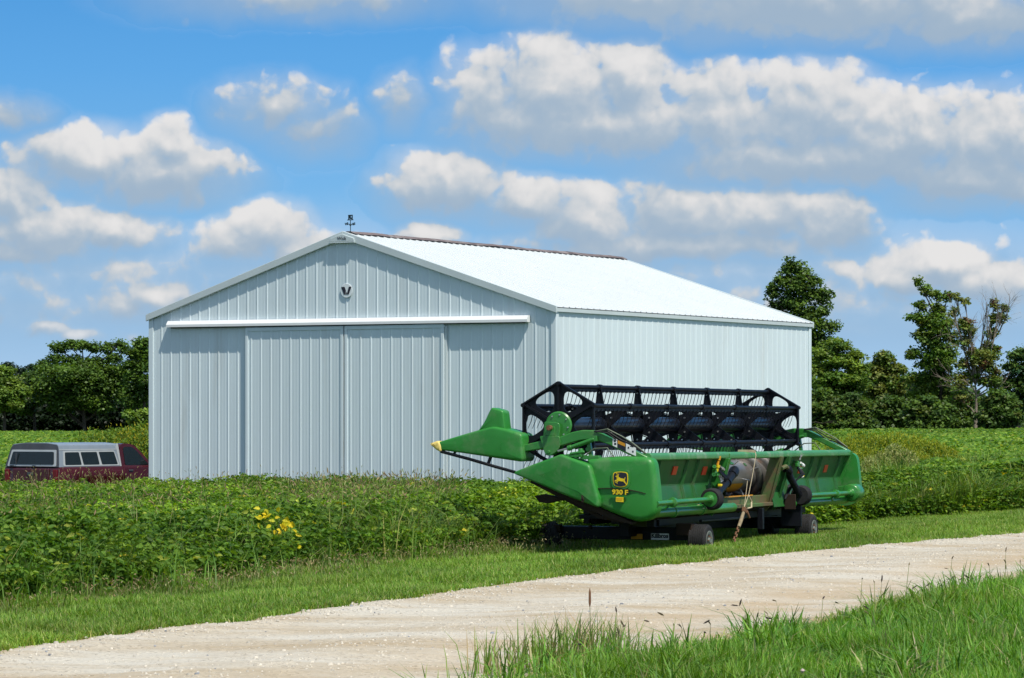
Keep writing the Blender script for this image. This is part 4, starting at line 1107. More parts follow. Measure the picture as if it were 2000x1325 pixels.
mb = MB(); mb.lathe([(0, -.10), (.05, -.10), (.06, -.02), (.125, .0), (.138, .03), (.14, .26), (.12, .29), (0, .29)], (HL - .42, -.055, .53), (1, 0, 0), 30); mb.prism([(-.19, .50), (-.05, .40), (.20, .40), (.20, .62), (-.05, .66)], HL - .36, HL - .16, 'x'); mb.build('drive_cover', 'green', hd, bevel=.008)
# small fittings near the divider joint
mb = MB(); mb.box((.02, 1.06, 1.19), (.10, .22, .04)); mb.tube([(.0, .98, 1.17), (.0, .98, 1.28)], .035, 10); mb.box((.05, .86, 1.165), (.1, .26, .05)); mb.tube([(-.02, 1.12, 1.21), (-.02, .92, 1.24)], .02, 8); mb.build('shield_bracket', 'green', hd, bevel=.008)

# ------------------------------------------------------------------ header trailer
tr = empty('header_trailer', 'low black header trailer with small rubber wheels under the green header', 'trailer', (NX, NY, 0), HROT)
GZ = -.150
mb = MB()
mb.bar((1.5, .95, .20), (8.2, .95, .20), .14, .20)
mb.bar((1.3, .42, .30), (7.8, .42, .30), .08, .10); mb.bar((1.3, 1.30, .32), (7.8, 1.30, .32), .08, .10)
build_each(mb, 'main_beam', 'black', tr, bevel=.008)
mb = MB()
for u in (1.9, 6.65): mb.bar((u, -.02, .135), (u, 2.05, .135), .14, .17)
build_each(mb, 'axle_beam', 'black', tr, bevel=.008)
mb = MB()
for u in (1.2, 2.9, 4.6, 6.5):
    mb.bar((u, .45, .24), (u, .45, .42), .10, .10); mb.bar((u, .95, .28), (u, .95, .46), .10, .10); mb.bar((u, 1.35, .28), (u, 1.35, .66), .08, .08); mb.bar((u, .36, .37), (u, 1.45, .37), .10, .06)
mb.bar((6.2, .10, .1), (6.2, .10, .42), .30, .05); mb.bar((4.9, .15, .10), (4.9, .15, .40), .08, .08); mb.bar((4.3, .20, .28), (2.2, .12, .30), .04, .03)
build_each(mb, 'support_post', 'black', tr, bevel=.006)
mb = MB(); mb.box((1.80, .18, .20), (.20, .22, .16)); mb.box((1.78, 2.0, .19), (.1, .1, .1)); mb.box((1.82, 1.55, .21), (.02, .05, .05)); build_each(mb, 'axle_bracket', 'brown_dark', tr, bevel=.008)
def wheel(u, t, yaw=0, lean=0):
    R_ = Matrix.Rotation(lean, 3, 'X') @ Matrix.Rotation(yaw, 3, 'Z') if False else Matrix.Rotation(yaw, 3, 'Z') @ Matrix.Rotation(lean, 3, 'X')
    ax = R_ @ Vector((0, -1, 0)); c = (u, t, GZ + .205)
    prof = [(.115, -.115), (.175, -.125), (.198, -.10), (.206, -.06)]
    for k in range(-3, 4):
        h = k * .03; prof += [(.212, h - .012), (.212, h + .006), (.2045, h + .008), (.2045, h + .014)]
    prof += [(.206, .10), (.198, .112), (.175, .125), (.115, .115)]
    w = MB().lathe(prof, c, ax, 40).build('wheel', 'rubber', tr, smooth=True, angle=40)
    MB().lathe([(0, .135), (.035, .135), (.04, .118), (.075, .112), (.10, .122), (.118, .127), (.128, .124), (.128, -.10), (0, -.10)], c, ax, 28).build('rim', 'rim', w, smooth=True)
    mb = MB()
    for k in range(5):
        a = k * 2 * math.pi / 5; x_ = ax.cross(Vector((0, 0, 1))).normalized(); y_ = ax.cross(x_); p = Vector(c) + (x_ * math.cos(a) + y_ * math.sin(a)) * .055
        mb.tube([p + ax * .11, p + ax * .135], .009, 6)
    mb.build('lug_nuts', 'rust', w)
wheel(1.86, .0); wheel(1.86, 2.12, .25, -.30); wheel(6.60, .0); wheel(6.60, 2.05)
mb = MB(); mb.prism(round_corners([(.50, -.04), (.72, -.04), (.74, .06), (.68, .145), (.54, .145), (.48, .06)], .03, 2), 6.55, 6.85, 'x').build('hub_housing', 'black', tr, bevel=.01)
KP = (1.80, .55, .098)
mb = MB(); mb.box(KP, (.012, .25, .085)); np_ = mb.build('name_plate', 'white_decal', tr)
mb = MB(); text_mb(mb, 'Killbros', .07, .004, lambda x, y, d: (KP[0] - .009 + d * .3, KP[1] - x, KP[2] + .010 + y), .003, .235); mb.box((KP[0] - .008, KP[1], KP[2] - .016), (.004, .235, .006)); mb.build('lettering', 'sign_dark', np_)
mb = MB(); mb.box((1.805, .88, .095), (.012, .16, .07)); mb.build('warning_decal', 'orange', tr)

# ------------------------------------------------------------------ tie-down strap from header to trailer
sp = empty('tie_down_strap', 'tan webbing strap tying the green header down to the black trailer', 'strap', (NX, NY, 0), HROT)
def band(mb, pts, w):
    for a, c in zip(pts[:-1], pts[1:]): mb.bar(a, c, w, .004, up=(0, 1, .3))
mb = MB(); band(mb, [(3.90, .16, 1.215), (4.13, .03, 1.213), (4.17, -.005, 1.205), (4.16, -.02, 1.15), (3.95, -.035, .86), (3.70, -.06, .60), (3.45, -.075, .43)], .035)
band(mb, [(3.78, -.02, .80), (3.62, -.05, .62), (3.45, -.08, .44)], .032); mb.build('webbing', 'strap', sp)
mb = MB(); mb.tube([(3.72, -.06, .60), (3.80, -.07, .52), (3.74, -.09, .44), (3.58, -.08, .43)], .012, 6); mb.build('strap_tail', 'strap', sp)
mb = MB(); mb.box((3.46, -.08, .41), (.09, .05, .07), Matrix.Rotation(.4, 3, 'Y')); mb.tube([(3.50, -.10, .40), (3.56, -.12, .30)], .02, 6); mb.build('ratchet', 'rust', sp, bevel=.006)
mb = MB(); mb.tube([(3.42, -.08, .38), (3.28, -.085, .26), (3.18, -.09, .19)], [.022, .026, .023], 10); mb.build('strap_sleeve', 'strap_old', sp, smooth=True)
mb = MB()
for k in range(6):
    a = Vector((3.16 - k * .035, -.09, .17 - k * .032)); mb.tube([a + Vector((.02, .012 * (-1) ** k, .02)), a - Vector((.02, -.012 * (-1) ** k, .02))], .012, 6)
mb.build('hook_chain', 'rust', sp)

# ------------------------------------------------------------------ pickup truck with a topper, behind the field beside the barn
TX, TY = -12.07, 82.0
tz = float(gz(TX, TY)) - .09
tk = empty('pickup_truck', 'maroon pickup truck with a grey camper topper parked beside the white barn', 'pickup truck', (TX, TY, tz), math.atan2(.83, .56))
# x forward, y to the left; the right side is y = 0, width 1.78
TW = 2.0
sidep = round_corners([(0.02, .42), (-.04, .62), (-.02, 1.06), (.03, 1.10), (2.52, 1.10), (2.62, 1.12), (3.75, 1.10), (4.0, 1.06), (5.1, .98), (5.32, .86), (5.36, .50), (5.2, .36), (4.9, .36), (4.85, .55), (4.65, .72), (4.4, .72), (4.2, .55), (4.15, .36), (1.4, .36), (1.34, .55), (1.15, .74), (.9, .74), (.7, .55), (.62, .38)], .05, 3)
tw0 = [(x, 0.0 + (.04 if z > 1.0 else 0) + (.05 if z < .5 else 0), z) for x, z in sidep]
mb = MB()
rings = []
for y, ins in ((0.0, .05), (.03, .0), (.10, -.0), (TW - .10, 0), (TW - .03, .0), (TW, .05)):
    o = inset(sidep, ins) if ins else sidep
    rings.append([(x, y, z) for x, z in o])
mb.loft(rings).build('body', 'maroon', tk, smooth=True, angle=45)
cab = round_corners([(2.50, 1.08), (2.53, 1.45), (2.58, 1.66), (2.68, 1.72), (3.04, 1.705), (3.22, 1.63), (3.58, 1.34), (3.86, 1.09)], [.02, .1, .08, .08, .1, .1, .1, .02], 3)
rings = []
for y, ins, lift in ((.06, .0, 0), (.12, .0, 0), (.22, .02, 0), (TW - .22, .02, 0), (TW - .12, 0, 0), (TW - .06, 0, 0)):
    rings.append([(x, (y + (z - 1.08) * (.14 if y < TW / 2 else -.14)), z) for x, z in cab])
MB().loft(rings).build('cab', 'maroon', tk, smooth=True, angle=45)
cb_ = tk.children[-1]
def sidewin(pts, y0, lean, th=.012):
    return MB().loft([[(x, y0 + (z - 1.08) * lean - th, z) for x, z in pts], [(x, y0 + (z - 1.08) * lean + .01, z) for x, z in pts]])
wpts = round_corners([(2.70, 1.13), (2.67, 1.58), (2.76, 1.63), (3.04, 1.62), (3.17, 1.56), (3.68, 1.13)], .05, 3)
sidewin(wpts, .06, .14).build('door_window', 'glass', cb_)
mb = MB(); mb.box((3.25, -.006, .78), (1.2, .012, .56)); mb.build('door', 'maroon', tk, bevel=.004)
dr = tk.children[-1]
mb = MB(); mb.box((2.85, -.02, .98), (.18, .02, .05)); mb.build('door_handle', 'cap_dark', dr, bevel=.005)
mb = MB(); mb.box((3.72, -.15, 1.22), (.10, .20, .17)); mb.bar((3.72, -.05, 1.16), (3.74, .06, 1.12), .05, .05); mb.build('side_mirror', 'cap_dark', tk, bevel=.02)
ws = [(3.60, 1.66), (4.05, 1.13)]
mb = MB(); mb.add([(3.24, .30, 1.60), (3.24, TW - .30, 1.60), (3.78, TW - .18, 1.14), (3.78, .18, 1.14), (3.28, .30, 1.63), (3.28, TW - .30, 1.63), (3.84, TW - .18, 1.15), (3.84, .18, 1.15)], [(0, 1, 2, 3), (4, 7, 6, 5), (0, 4, 5, 1), (1, 5, 6, 2), (2, 6, 7, 3), (3, 7, 4, 0)]); mb.build('windscreen', 'glass', cb_)
mb = MB(); mb.box((3.60, .9, 1.02), (.12, .5, .30)); mb.box((3.0, .55, 1.18), (.12, .45, .5)); mb.box((3.0, 1.2, 1.18), (.12, .45, .5)); build_each(mb, 'seat', 'cap_dark', cb_, bevel=.03)
# topper
def cap_ring(x, dx):
    return [(x + dx * (z - 1.10), y, z) for y, z in [(.0 + .03, 1.10), (.14, 1.60), (.17, 1.68), (.24, 1.715), (.6, 1.745), (TW - .6, 1.745), (TW - .24, 1.715), (TW - .17, 1.68), (TW - .14, 1.60), (TW - .03, 1.10)]]
rings = [cap_ring(0.0, .22), cap_ring(.05, .22), cap_ring(2.42, .0), cap_ring(2.50, .0)]
MB().loft(rings).build('topper', 'cap_silver', tk, smooth=True, angle=30)
cp = tk.children[-1]
def capy(z): return .03 + (z - 1.10) * .22
def side_frame(pts, m, off, th, name, par):
    return MB().loft([[(x, capy(z) - off - th, z) for x, z in pts], [(x, capy(z) - off + .004, z) for x, z in pts]]).build(name, m, par)
side_frame(round_corners([(.18, 1.12), (.26, 1.53), (2.30, 1.53), (2.44, 1.12)], .03, 2), 'cap_frame', .001, .010, 'window_frame', cp)
wf = cp.children[-1]
for a0_, a1_, b0_, b1_ in ((.25, .90, .31, .86), (.98, 1.62, .93, 1.58), (1.72, 2.36, 1.66, 2.28)):
    side_frame(round_corners([(a0_, 1.155), (b0_, 1.495), (b1_, 1.495), (a1_, 1.155)], .03, 2), 'glass', .0125, .004, 'pane', wf)
side_frame([(.12, 1.55), (.13, 1.575), (2.44, 1.575), (2.44, 1.55)], 'cap_frame', .001, .008, 'trim_strip', cp)
side_frame([(2.44, 1.10), (2.40, 1.60), (2.44, 1.72), (2.50, 1.72), (2.50, 1.10)], 'cap_frame', .001, .014, 'edge_trim', cp)
# rear of the topper: dark edge, pale frame, lift glass
def rear(pts, x0, m, name, par, th=.012):
    return MB().loft([[(x0 + .22 * (z - 1.10) - th, y, z) for y, z in pts], [(x0 + .22 * (z - 1.10) + .01, y, z) for y, z in pts]]).build(name, m, par)
rear(round_corners([(.03, 1.10), (.14, 1.60), (.20, 1.69), (.6, 1.735), (TW - .6, 1.735), (TW - .20, 1.69), (TW - .14, 1.60), (TW - .03, 1.10)], .04, 2), -.002, 'cap_dark', 'rear_panel', cp)
rear(round_corners([(.12, 1.12), (.20, 1.56), (TW - .20, 1.56), (TW - .12, 1.12)], .03, 2), -.016, 'cap_frame', 'lift_frame', cp)
lf = cp.children[-1]
rear(round_corners([(.20, 1.17), (.265, 1.51), (TW - .265, 1.51), (TW - .20, 1.17)], .04, 3), -.030, 'glass', 'lift_glass', lf)
mb = MB(); mb.box((-.03, TW * .78, 1.32), (.01, .04, .32)); mb.build('glass_divider', 'cap_dark', lf)
mb = MB(); mb.box((-.04, .9, 1.125), (.03, .10, .03)); mb.box((-.04, TW - .3, 1.13), (.02, .14, .03)); mb.build('lift_latch', 'cap_dark', lf)
# tailgate, bumper, lamps, wheels
mb = MB(); mb.box((-.045, TW / 2, .83), (.03, 1.30, .42)); mb.build('tailgate', 'maroon', tk, bevel=.012)
tg = tk.children[-1]
mb = MB(); mb.box((-.07, TW / 2, .92), (.02, .22, .08)); mb.build('tailgate_handle', 'cap_dark', tg, bevel=.006)
mb = MB(); mb.box((-.10, TW / 2, .55), (.12, 1.72, .17)); mb.build('bumper', 'chrome', tk, bevel=.03)
M['lamp_red'] = paint('red_lamp', (.16, .008, .010), .25, var=.1)
for y in (.13, TW - .13):
    mb = MB(); mb.box((-.045, y, .86), (.03, .16, .34)); mb.build('tail_lamp', 'lamp_red', tk, bevel=.01)
for x in (1.02, 4.53):
    for y in (.12, TW - .12):
        w_ = MB().lathe([(.18, -.11), (.33, -.11), (.36, -.08), (.365, 0), (.36, .08), (.33, .11), (.18, .11)], (x, y, .365), (0, 1, 0), 28).build('wheel', 'rubber', tk, smooth=True)
        MB().lathe([(0, -.09), (.10, -.10), (.19, -.06), (.19, .06), (0, .06)] if y < 1 else [(0, -.06), (.19, -.06), (.19, .06), (.10, .10), (0, .09)], (x, y, .365), (0, 1, 0), 20).build('rim', 'chrome', w_, smooth=True)

# ------------------------------------------------------------------ vegetation
def tints(n, cols, probs, var=.2, hv=.06):
    c = np.array(cols)[rng.choice(len(cols), n, p=np.array(probs) / sum(probs))]
    return np.clip(c * rng.uniform(1 - var, 1 + var, (n, 1)) * rng.uniform(1 - hv, 1 + hv, (n, 3)), 0, 1)
def barn_xy(x, y):
    dx, dy = x + 9.449, y - 80.29
    return dx * .8605 - dy * .5096, dx * .5096 + dy * .8605
def clear_of_things(x, y):
    bx, by = barn_xy(x, y)
    tx, ty = x - TX, y - TY; ta, tb = tx * .6 + ty * .8, -tx * .8 + ty * .6
    return ~(((bx > -.5) & (bx < BW + .5) & (by > -1.2) & (by < BL + .5)) | ((ta > -.5) & (ta < 5.9) & (tb > -.35) & (tb < 2.1)))
def mown_edge(s):   # where the soybeans begin
    return np.interp(s, [-30, -9, -4, 0, 8, 10.5, 13.3, 15.5, 17.7, 24, 40], [1.7, 1.8, 2.35, 2.2, 2.0, 1.6, 1.0, .6, -.3, -1.2, -1.6]) + (vnoise(s * .8, s * 0 + 40) - .5) * .5
def grass(name, label, P_st, H0, H1, cols, probs, lean=(.2, .9), wid=(.005, .009), kind='stuff', hfun=None):
    s, t = P_st
    x, y = xy(s, t)
    n = len(x)
    z = gz(x, y) - .01
    H = rng.uniform(H0, H1, n)
    if hfun is not None: H = H * hfun(s, t, x, y)
    V, F = blades(np.stack([x, y, z], 1), rng.uniform(0, 6.283, n), H, rng.uniform(*lean, n), rng.uniform(*wid, n) * (.7 + H / H1 * .5))
    patch = .66 + .42 * vnoise(x * .9 + 5, y * .9)[:, None] + .28 * vnoise(x * 5 + 5, y * 5)[:, None]
    dry = (vnoise(x * .55 + 90, y * .55) - .45)[:, None] * .5
    c = tints(n, cols, probs) * patch
    c = c * np.array([[1, 1, 1]]) + np.clip(dry, 0, .3) * np.array([[.10, .055, .02]])
    tw = np.repeat(c, 6, 0)
    o = np_obj(name, V, F, tw, 'grass_blade')
    return tag(o, label, 'grass', kind=kind)
GCOLS = [(.10, .225, .026), (.165, .305, .034), (.23, .345, .050), (.33, .36, .10), (.42, .38, .18)]
def sample_st(n, s0, s1, tfun):
    s = s0 + (s1 - s0) * rng.random(n) ** 1.25
    k = rng.random(n); lo, hi = tfun(s); t = lo + (hi - lo) * k
    x, y = xy(s, t); ok = in_view(x, y) & clear_of_things(x, y)
    return s[ok], t[ok]
# mown verge between lane and field
P_ = sample_st(760000, -19.5, 26, lambda s: (lane_far(s) - .07, mown_edge(s) + .35))
grass('verge_grass', 'mown green grass verge between gravel lane and soybean field', P_, .055, .12, GCOLS, [3, 3.6, 2.6, .9, .35], hfun=lambda s, t, x, y: (1 - .4 * sstep(-1.6, -.9, t) * (1 - sstep(1.4, 2.0, t)) * sstep(-2, 0, s)) * (.55 + .75 * vnoise(x * 1.7, y * 1.7) + .55 * sstep(.0, 1.0, (t - lane_far(s)) / 1.2) * (.6 + .6 * vnoise(x * 4, y * 4)) + 1.15 * sstep(-.7, .25, t - mown_edge(s)) * vnoise(x * 2.2 + 4, y * 2.2)))
# taller grass on the near side of the lane
P_ = sample_st(800000, -21.5, 6, lambda s: (lane_near(s) - 10, lane_near(s) + .05))
grass('roadside_grass', 'tall bright green grass on the near side of the gravel lane', P_, .11, .25, [(.085, .22, .018), (.135, .315, .026), (.20, .365, .040), (.30, .34, .09), (.38, .34, .15)], [3.2, 4, 2.4, .7, .3], lean=(.15, .8), wid=(.005, .010), hfun=lambda s, t, x, y: (.45 + .55 * sstep(0, .5, lane_near(s) - t)) * (.35 + .9 * vnoise(x * 1.6, y * 1.6) + .35 * vnoise(x * 7, y * 7)))
# coarse tufts among it
nt_ = 2600
s0 = rng.uniform(-21.5, 3, nt_); t0 = lane_near(s0) - .02 - rng.random(nt_) * 7; nb = 26
s_ = np.repeat(s0, nb) + rng.normal(size=nt_ * nb) * .045; t_ = np.repeat(t0, nb) + rng.normal(size=nt_ * nb) * .045; th = np.repeat(rng.uniform(.5, 1.25, nt_) ** 1.3, nb)
x_, y_ = xy(s_, t_); ok = in_view(x_, y_)
P_ = (s_[ok], t_[ok]); th = th[ok]
grass('grass_tufts', 'coarse wide-bladed grass tufts in the roadside grass near the camera', P_, .16, .32, [(.055, .16, .018), (.10, .255, .026), (.17, .33, .045), (.26, .34, .10), (.38, .36, .18)], [2.5, 3.5, 2.6, 1, .5], lean=(.2, 1.5), wid=(.008, .014), hfun=lambda s, t, x, y: th)
# strays at the lane's edges
s_ = rng.uniform(-20, 20, 9000); t_ = np.where(rng.random(9000) < .5, lane_far(s_) - np.abs(rng.normal(size=9000)) * .10, lane_near(s_) + np.abs(rng.normal(size=9000)) * .12)
x_, y_ = xy(s_, t_); ok = in_view(x_, y_)
grass('lane_edge_grass', 'short stray grass creeping onto the edges of the gravel lane', (s_[ok], t_[ok]), .04, .12, GCOLS, [3, 3, 2, 1.5, .8], lean=(.3, 1.2))

# soybeans
SOY = [(.053, .128, .014), (.082, .178, .019), (.122, .232, .027), (.18, .285, .038), (.29, .34, .05), (.55, .48, .05)]
def soy(name, label, n, smin, smax, tmin, tmax, depth, size, probs, ymax=999, ymin=0, top=.82, edge=True):
    s = rng.uniform(smin, smax, n); t = rng.uniform(tmin, tmax, n)
    x, y = xy(s, t); e = t - mown_edge(s)
    ok = in_view(x, y) & clear_of_things(x, y) & (e > -.05) & (y < ymax) & (y > ymin)
    s, t, x, y, e = s[ok], t[ok], x[ok], y[ok], e[ok]; n = len(s)
    hum = .80 + .36 * vnoise(x * 1.5, y * 1.5) + 0.34 * (vnoise(x * 4.2, y * 4.2) - .5)
    ht = (top + .07 * sstep(45, 68, y) - .10 * sstep(-6, -11, x)) * hum * (.62 + .38 * sstep(.0, .8, e))
    fr = 1 - rng.random(n) ** (1.0) * np.where(e < 1.1, .93, depth / ht)
    z = gz(x, y) + ht * np.clip(fr, .03, 1.0)
    out_ = np.array([-VX, -VY, 0.0])      # towards the lane
    w = (1 - sstep(0, 1.0, e))[:, None] * .8
    up = np.array([[0, 0, 1.0]])
    Vs, Fs, Ts = [], [], []; base = 0
    head = rng.uniform(0, 6.283, n)
    nrm = unit(up * 1.0 + rng.normal(size=(n, 3)) * .75 + out_[None] * w * .9)
    c = np.array(SOY)[rng.choice(len(SOY), n, p=np.array(probs) / sum(probs))]
    yel = (vnoise(x * .35 + 20, y * .35 + 11))[:, None]
    yb = np.clip(sstep(.55, .85, yel) + 1.0 * np.exp(-(((x - 0.1) / 1.3) ** 2 + ((y - 46) / 4.5) ** 2))[:, None], 0, 1)
    c = c * (1 + .5 * yb) * (1 - .1 * yb * np.array([[0, 0, 1]])) + yb * np.array([[.035, .02, .0]])
    c = np.clip(c * rng.uniform(.75, 1.3, (n, 1)) * (.82 + .36 * vnoise(x * .8, y * .8 + 60))[:, None], 0, 1)
    for k in range(3):
        a = head + (k - 1) * 1.25 + rng.normal(size=n) * .2
        D = np.stack([np.cos(a), np.sin(a), rng.normal(size=n) * .25 - .10], 1) + out_[None] * w * .4
        P = np.stack([x, y, z], 1) + D * (size * .12)
        L = size * rng.uniform(.75, 1.25, n); Wd = L * rng.uniform(.46, .70, n)
        V, F = leaflets(P, D, unit(nrm + rng.normal(size=(n, 3)) * .22), L, Wd, .2, rng.uniform(.05, .35, (n, 1)))
        Vs.append(V); Fs.append(F + base); base += len(V); Ts.append(np.repeat(c * rng.uniform(.9, 1.1, (n, 1)), 6, 0))
    o = np_obj(name, np.concatenate(Vs), np.concatenate(Fs), np.concatenate(Ts), 'soy_leaf')
    return tag(o, label, 'crop', kind='stuff')
PR = [3, 4, 3.2, 1.8, .35, .05]
a_ = soy('soybean_field', 'dense green soybean field between the grass verge and the barn', 1000000, -22, 50, -1.6, 32, .42, .070, PR, ymax=76, top=.72)
# the face of the field along the verge, leaves down to the ground
b_ = soy('soybean_edge', 'leafy front row of the soybean field facing the grass verge', 230000, -20, 34, -1.6, 4.0, .75, .076, PR, ymax=76, top=.72)
# stems under the canopy keep the floor dark and closed
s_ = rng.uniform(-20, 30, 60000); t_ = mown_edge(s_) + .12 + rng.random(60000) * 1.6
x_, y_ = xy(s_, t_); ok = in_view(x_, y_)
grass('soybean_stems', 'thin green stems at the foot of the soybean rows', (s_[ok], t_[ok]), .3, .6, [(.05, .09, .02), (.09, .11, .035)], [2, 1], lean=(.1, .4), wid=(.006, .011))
# far fields
def far_soy(name, label, n, x0, x1, y0, y1, cond, size, top=.92):
    y = y0 * (y1 / y0) ** rng.random(n)
    x = (x0 + (x1 - x0) * rng.random(n)) * y
    s, t = st(x, y)
    ok = clear_of_things(x, y) & cond(x, y, s, t) & (t > mown_edge(s))
    x, y = x[ok], y[ok]; n = len(x)
    z = gz(x, y) + top * (.86 + .22 * vnoise(x * .9, y * .9) + .08 * (vnoise(x * 3, y * 3) - .5)) - rng.random(n) ** 1.5 * .3
    k = size * (y / 80.0) ** .55
    nrm = unit(np.array([[0, -.35, 1.0]]) + rng.normal(size=(n, 3)) * .5)
    a = rng.uniform(0, 6.283, n); D = np.stack([np.cos(a), np.sin(a), rng.normal(size=n) * .3], 1)
    V, F = rhombs(np.stack([x, y, z], 1), D, nrm, k * rng.uniform(.8, 1.3, n), k * rng.uniform(.7, 1.0, n))
    c = np.array(SOY)[rng.choice(len(SOY), n, p=np.array([2, 3.5, 4, 3, .5, .0]) / 13.0)]
    c = c * rng.uniform(.8, 1.25, (n, 1)) * (.8 + .4 * vnoise(x * .25, y * .12))[:, None] * 1.12
    o = np_obj(name, V, F, np.repeat(c, 4, 0), 'soy_leaf')
    return tag(o, label, 'crop', kind='stuff')
far_soy('distant_field', 'smooth green soybean field stretching back to the distant trees', 540000, .045, .215, 60, 262, lambda x, y, s, t: y > 0, .15)
far_soy('distant_field', 'strip of green soybean field behind the maroon pickup truck', 230000, -.215, -.09, 92, 322, lambda x, y, s, t: y > 0, .15)
# seed-headed grasses standing over the beans
def foxtails(name, label, pts, h0, h1, headcol, stalkcol, head_l=(.05, .10), head_w=.014, bend=(.1, .6)):
    x, y = pts; n = len(x); z = gz(x, y)
    H = rng.uniform(h0, h1, n); a = rng.uniform(0, 6.283, n); ln = rng.uniform(*bend, n)
    P = np.stack([x, y, z], 1)
    V, F = blades(P, a, H, ln, np.full(n, .006), .5)
    h = np.stack([np.cos(a), np.sin(a), np.zeros(n)], 1)
    tip = P + np.array([[0, 0, 1.]]) * (H * (1 - .25 * np.minimum(ln, 1.6)))[:, None] + h * (H * ln)[:, None]
    mid = P + np.array([[0, 0, 1.]]) * (H * .58)[:, None] + h * (H * ln * .35)[:, None]
    d = unit(tip - mid + np.array([[0, 0, -.12]])); L = rng.uniform(*head_l, n)
    Vs = [V]; Fs = [F]; Ts = [np.repeat(tints(n, stalkcol, [1] * len(stalkcol)), 6, 0)]; base = len(V)
    hc = tints(n, headcol, [1] * len(headcol))
    for q in range(2):
        nr = unit(np.cross(d, rand_unit(n)))
        V2, F2 = leaflets(tip - d * (L * .25)[:, None], d, nr, L, np.full(n, head_w) * rng.uniform(.8, 1.3, n), .0, .15)
        Vs.append(V2); Fs.append(F2 + base); base += len(V2); Ts.append(np.repeat(hc, 6, 0))
    # two or three leaf blades from each stalk
    for q in range(3):
        b0 = P + (mid - P) * rng.uniform(.2, .95, (n, 1)); aa = rng.uniform(0, 6.283, n)
        V3, F3 = blades(b0, aa, H * rng.uniform(.16, .32, n), rng.uniform(.6, 1.5, n), np.full(n, .011))
        Vs.append(V3); Fs.append(F3 + base); base += len(V3); Ts.append(np.repeat(tints(n, stalkcol, [1] * len(stalkcol)), 6, 0))
    o = np_obj(name, np.concatenate(Vs), np.concatenate(Fs), np.concatenate(Ts), 'grass_blade')
    return tag(o, label, 'weeds', kind='stuff')
FH = [(.36, .30, .13), (.30, .22, .12), (.30, .33, .12)]; FS = [(.10, .17, .03), (.16, .21, .05), (.24, .26, .09)]
def px_pt(px, y): return (px - 1000) / 6000 * y
def scatter_px(n, px0, px1, y0, y1, clump=0):
    y = rng.uniform(y0, y1, n); px = rng.uniform(px0, px1, n)
    x = px_pt(px, y)
    s, t = st(x, y); ok = (t > mown_edge(s) + .15) & clear_of_things(x, y)
    return x[ok], y[ok]
xa, ya = scatter_px(800, -60, 620, 31, 70); xb, yb = scatter_px(900, 590, 880, 37, 64); xc, yc = scatter_px(260, 150, 900, 66, 73); xd, yd = scatter_px(160, 0, 260, 68, 76)
foxtails('foxtail_grass', 'tan seed-headed grasses standing over the soybeans', (np.concatenate([xa, xb, xc, xd]), np.concatenate([ya, yb, yc, yd])), .82, 1.22, FH, FS)
# tangle of long pale grass in the beans left of the header
y_ = rng.uniform(36.5, 58, 5200); px_ = 755 + rng.normal(size=5200) * 90; x_ = px_pt(px_, y_); s_, t_ = st(x_, y_); ok = (t_ > mown_edge(s_) - .3)
grass('long_grass', 'tangle of long pale grass leaning over the soybeans', (s_[ok], t_[ok]), .55, 1.12, [(.10, .19, .03), (.17, .24, .05), (.28, .29, .09), (.07, .14, .025)], [3, 3, 1.6, 2], lean=(.5, 1.7), wid=(.006, .011))
# grass and weeds coming up through the whole crop
n = 42000
y_ = rng.uniform(28, 74, n); x_ = px_pt(rng.uniform(-80, 1120, n), y_); s_, t_ = st(x_, y_); ok = (t_ > mown_edge(s_) + .02) & clear_of_things(x_, y_) & (vnoise(x_ * .8 + 9, y_ * .5) + .3 * vnoise(x_ * 3, y_ * 2) > .50)
grass('field_weeds', 'grassy weeds growing up between the soybean plants', (s_[ok], t_[ok]), .50, 1.0, [(.06, .15, .02), (.10, .20, .03), (.16, .24, .05), (.24, .25, .08)], [3, 3, 1.5, .5], lean=(.3, 1.4), wid=(.007, .014))
s_ = rng.uniform(-20, 0, 5200); t_ = mown_edge(s_) + rng.normal(size=5200) * .22 + .05; x_, y_ = xy(s_, t_); ok = in_view(x_, y_) & (vnoise(s_ * 1.1 + 50, t_ * 1.5) > .38)
grass('ragged_edge_grass', 'ragged tall grass along the foot of the soybean edge', (s_[ok], t_[ok]), .18, .62, [(.075, .18, .022), (.12, .25, .03), (.19, .30, .05), (.30, .31, .11)], [3, 3, 2, .8], lean=(.2, 1.3), wid=(.006, .013))
# short seed heads along the mown edge
s_ = rng.uniform(-19, 2, 2600); t_ = mown_edge(s_) - rng.random(2600) ** 2 * .9; x_, y_ = xy(s_, t_); ok = in_view(x_, y_)
foxtails('edge_foxtail', 'short brownish seed heads in the grass along the soybean edge', (x_[ok], y_[ok]), .12, .30, [(.33, .26, .12), (.38, .33, .17)], FS, (.03, .05), .010)
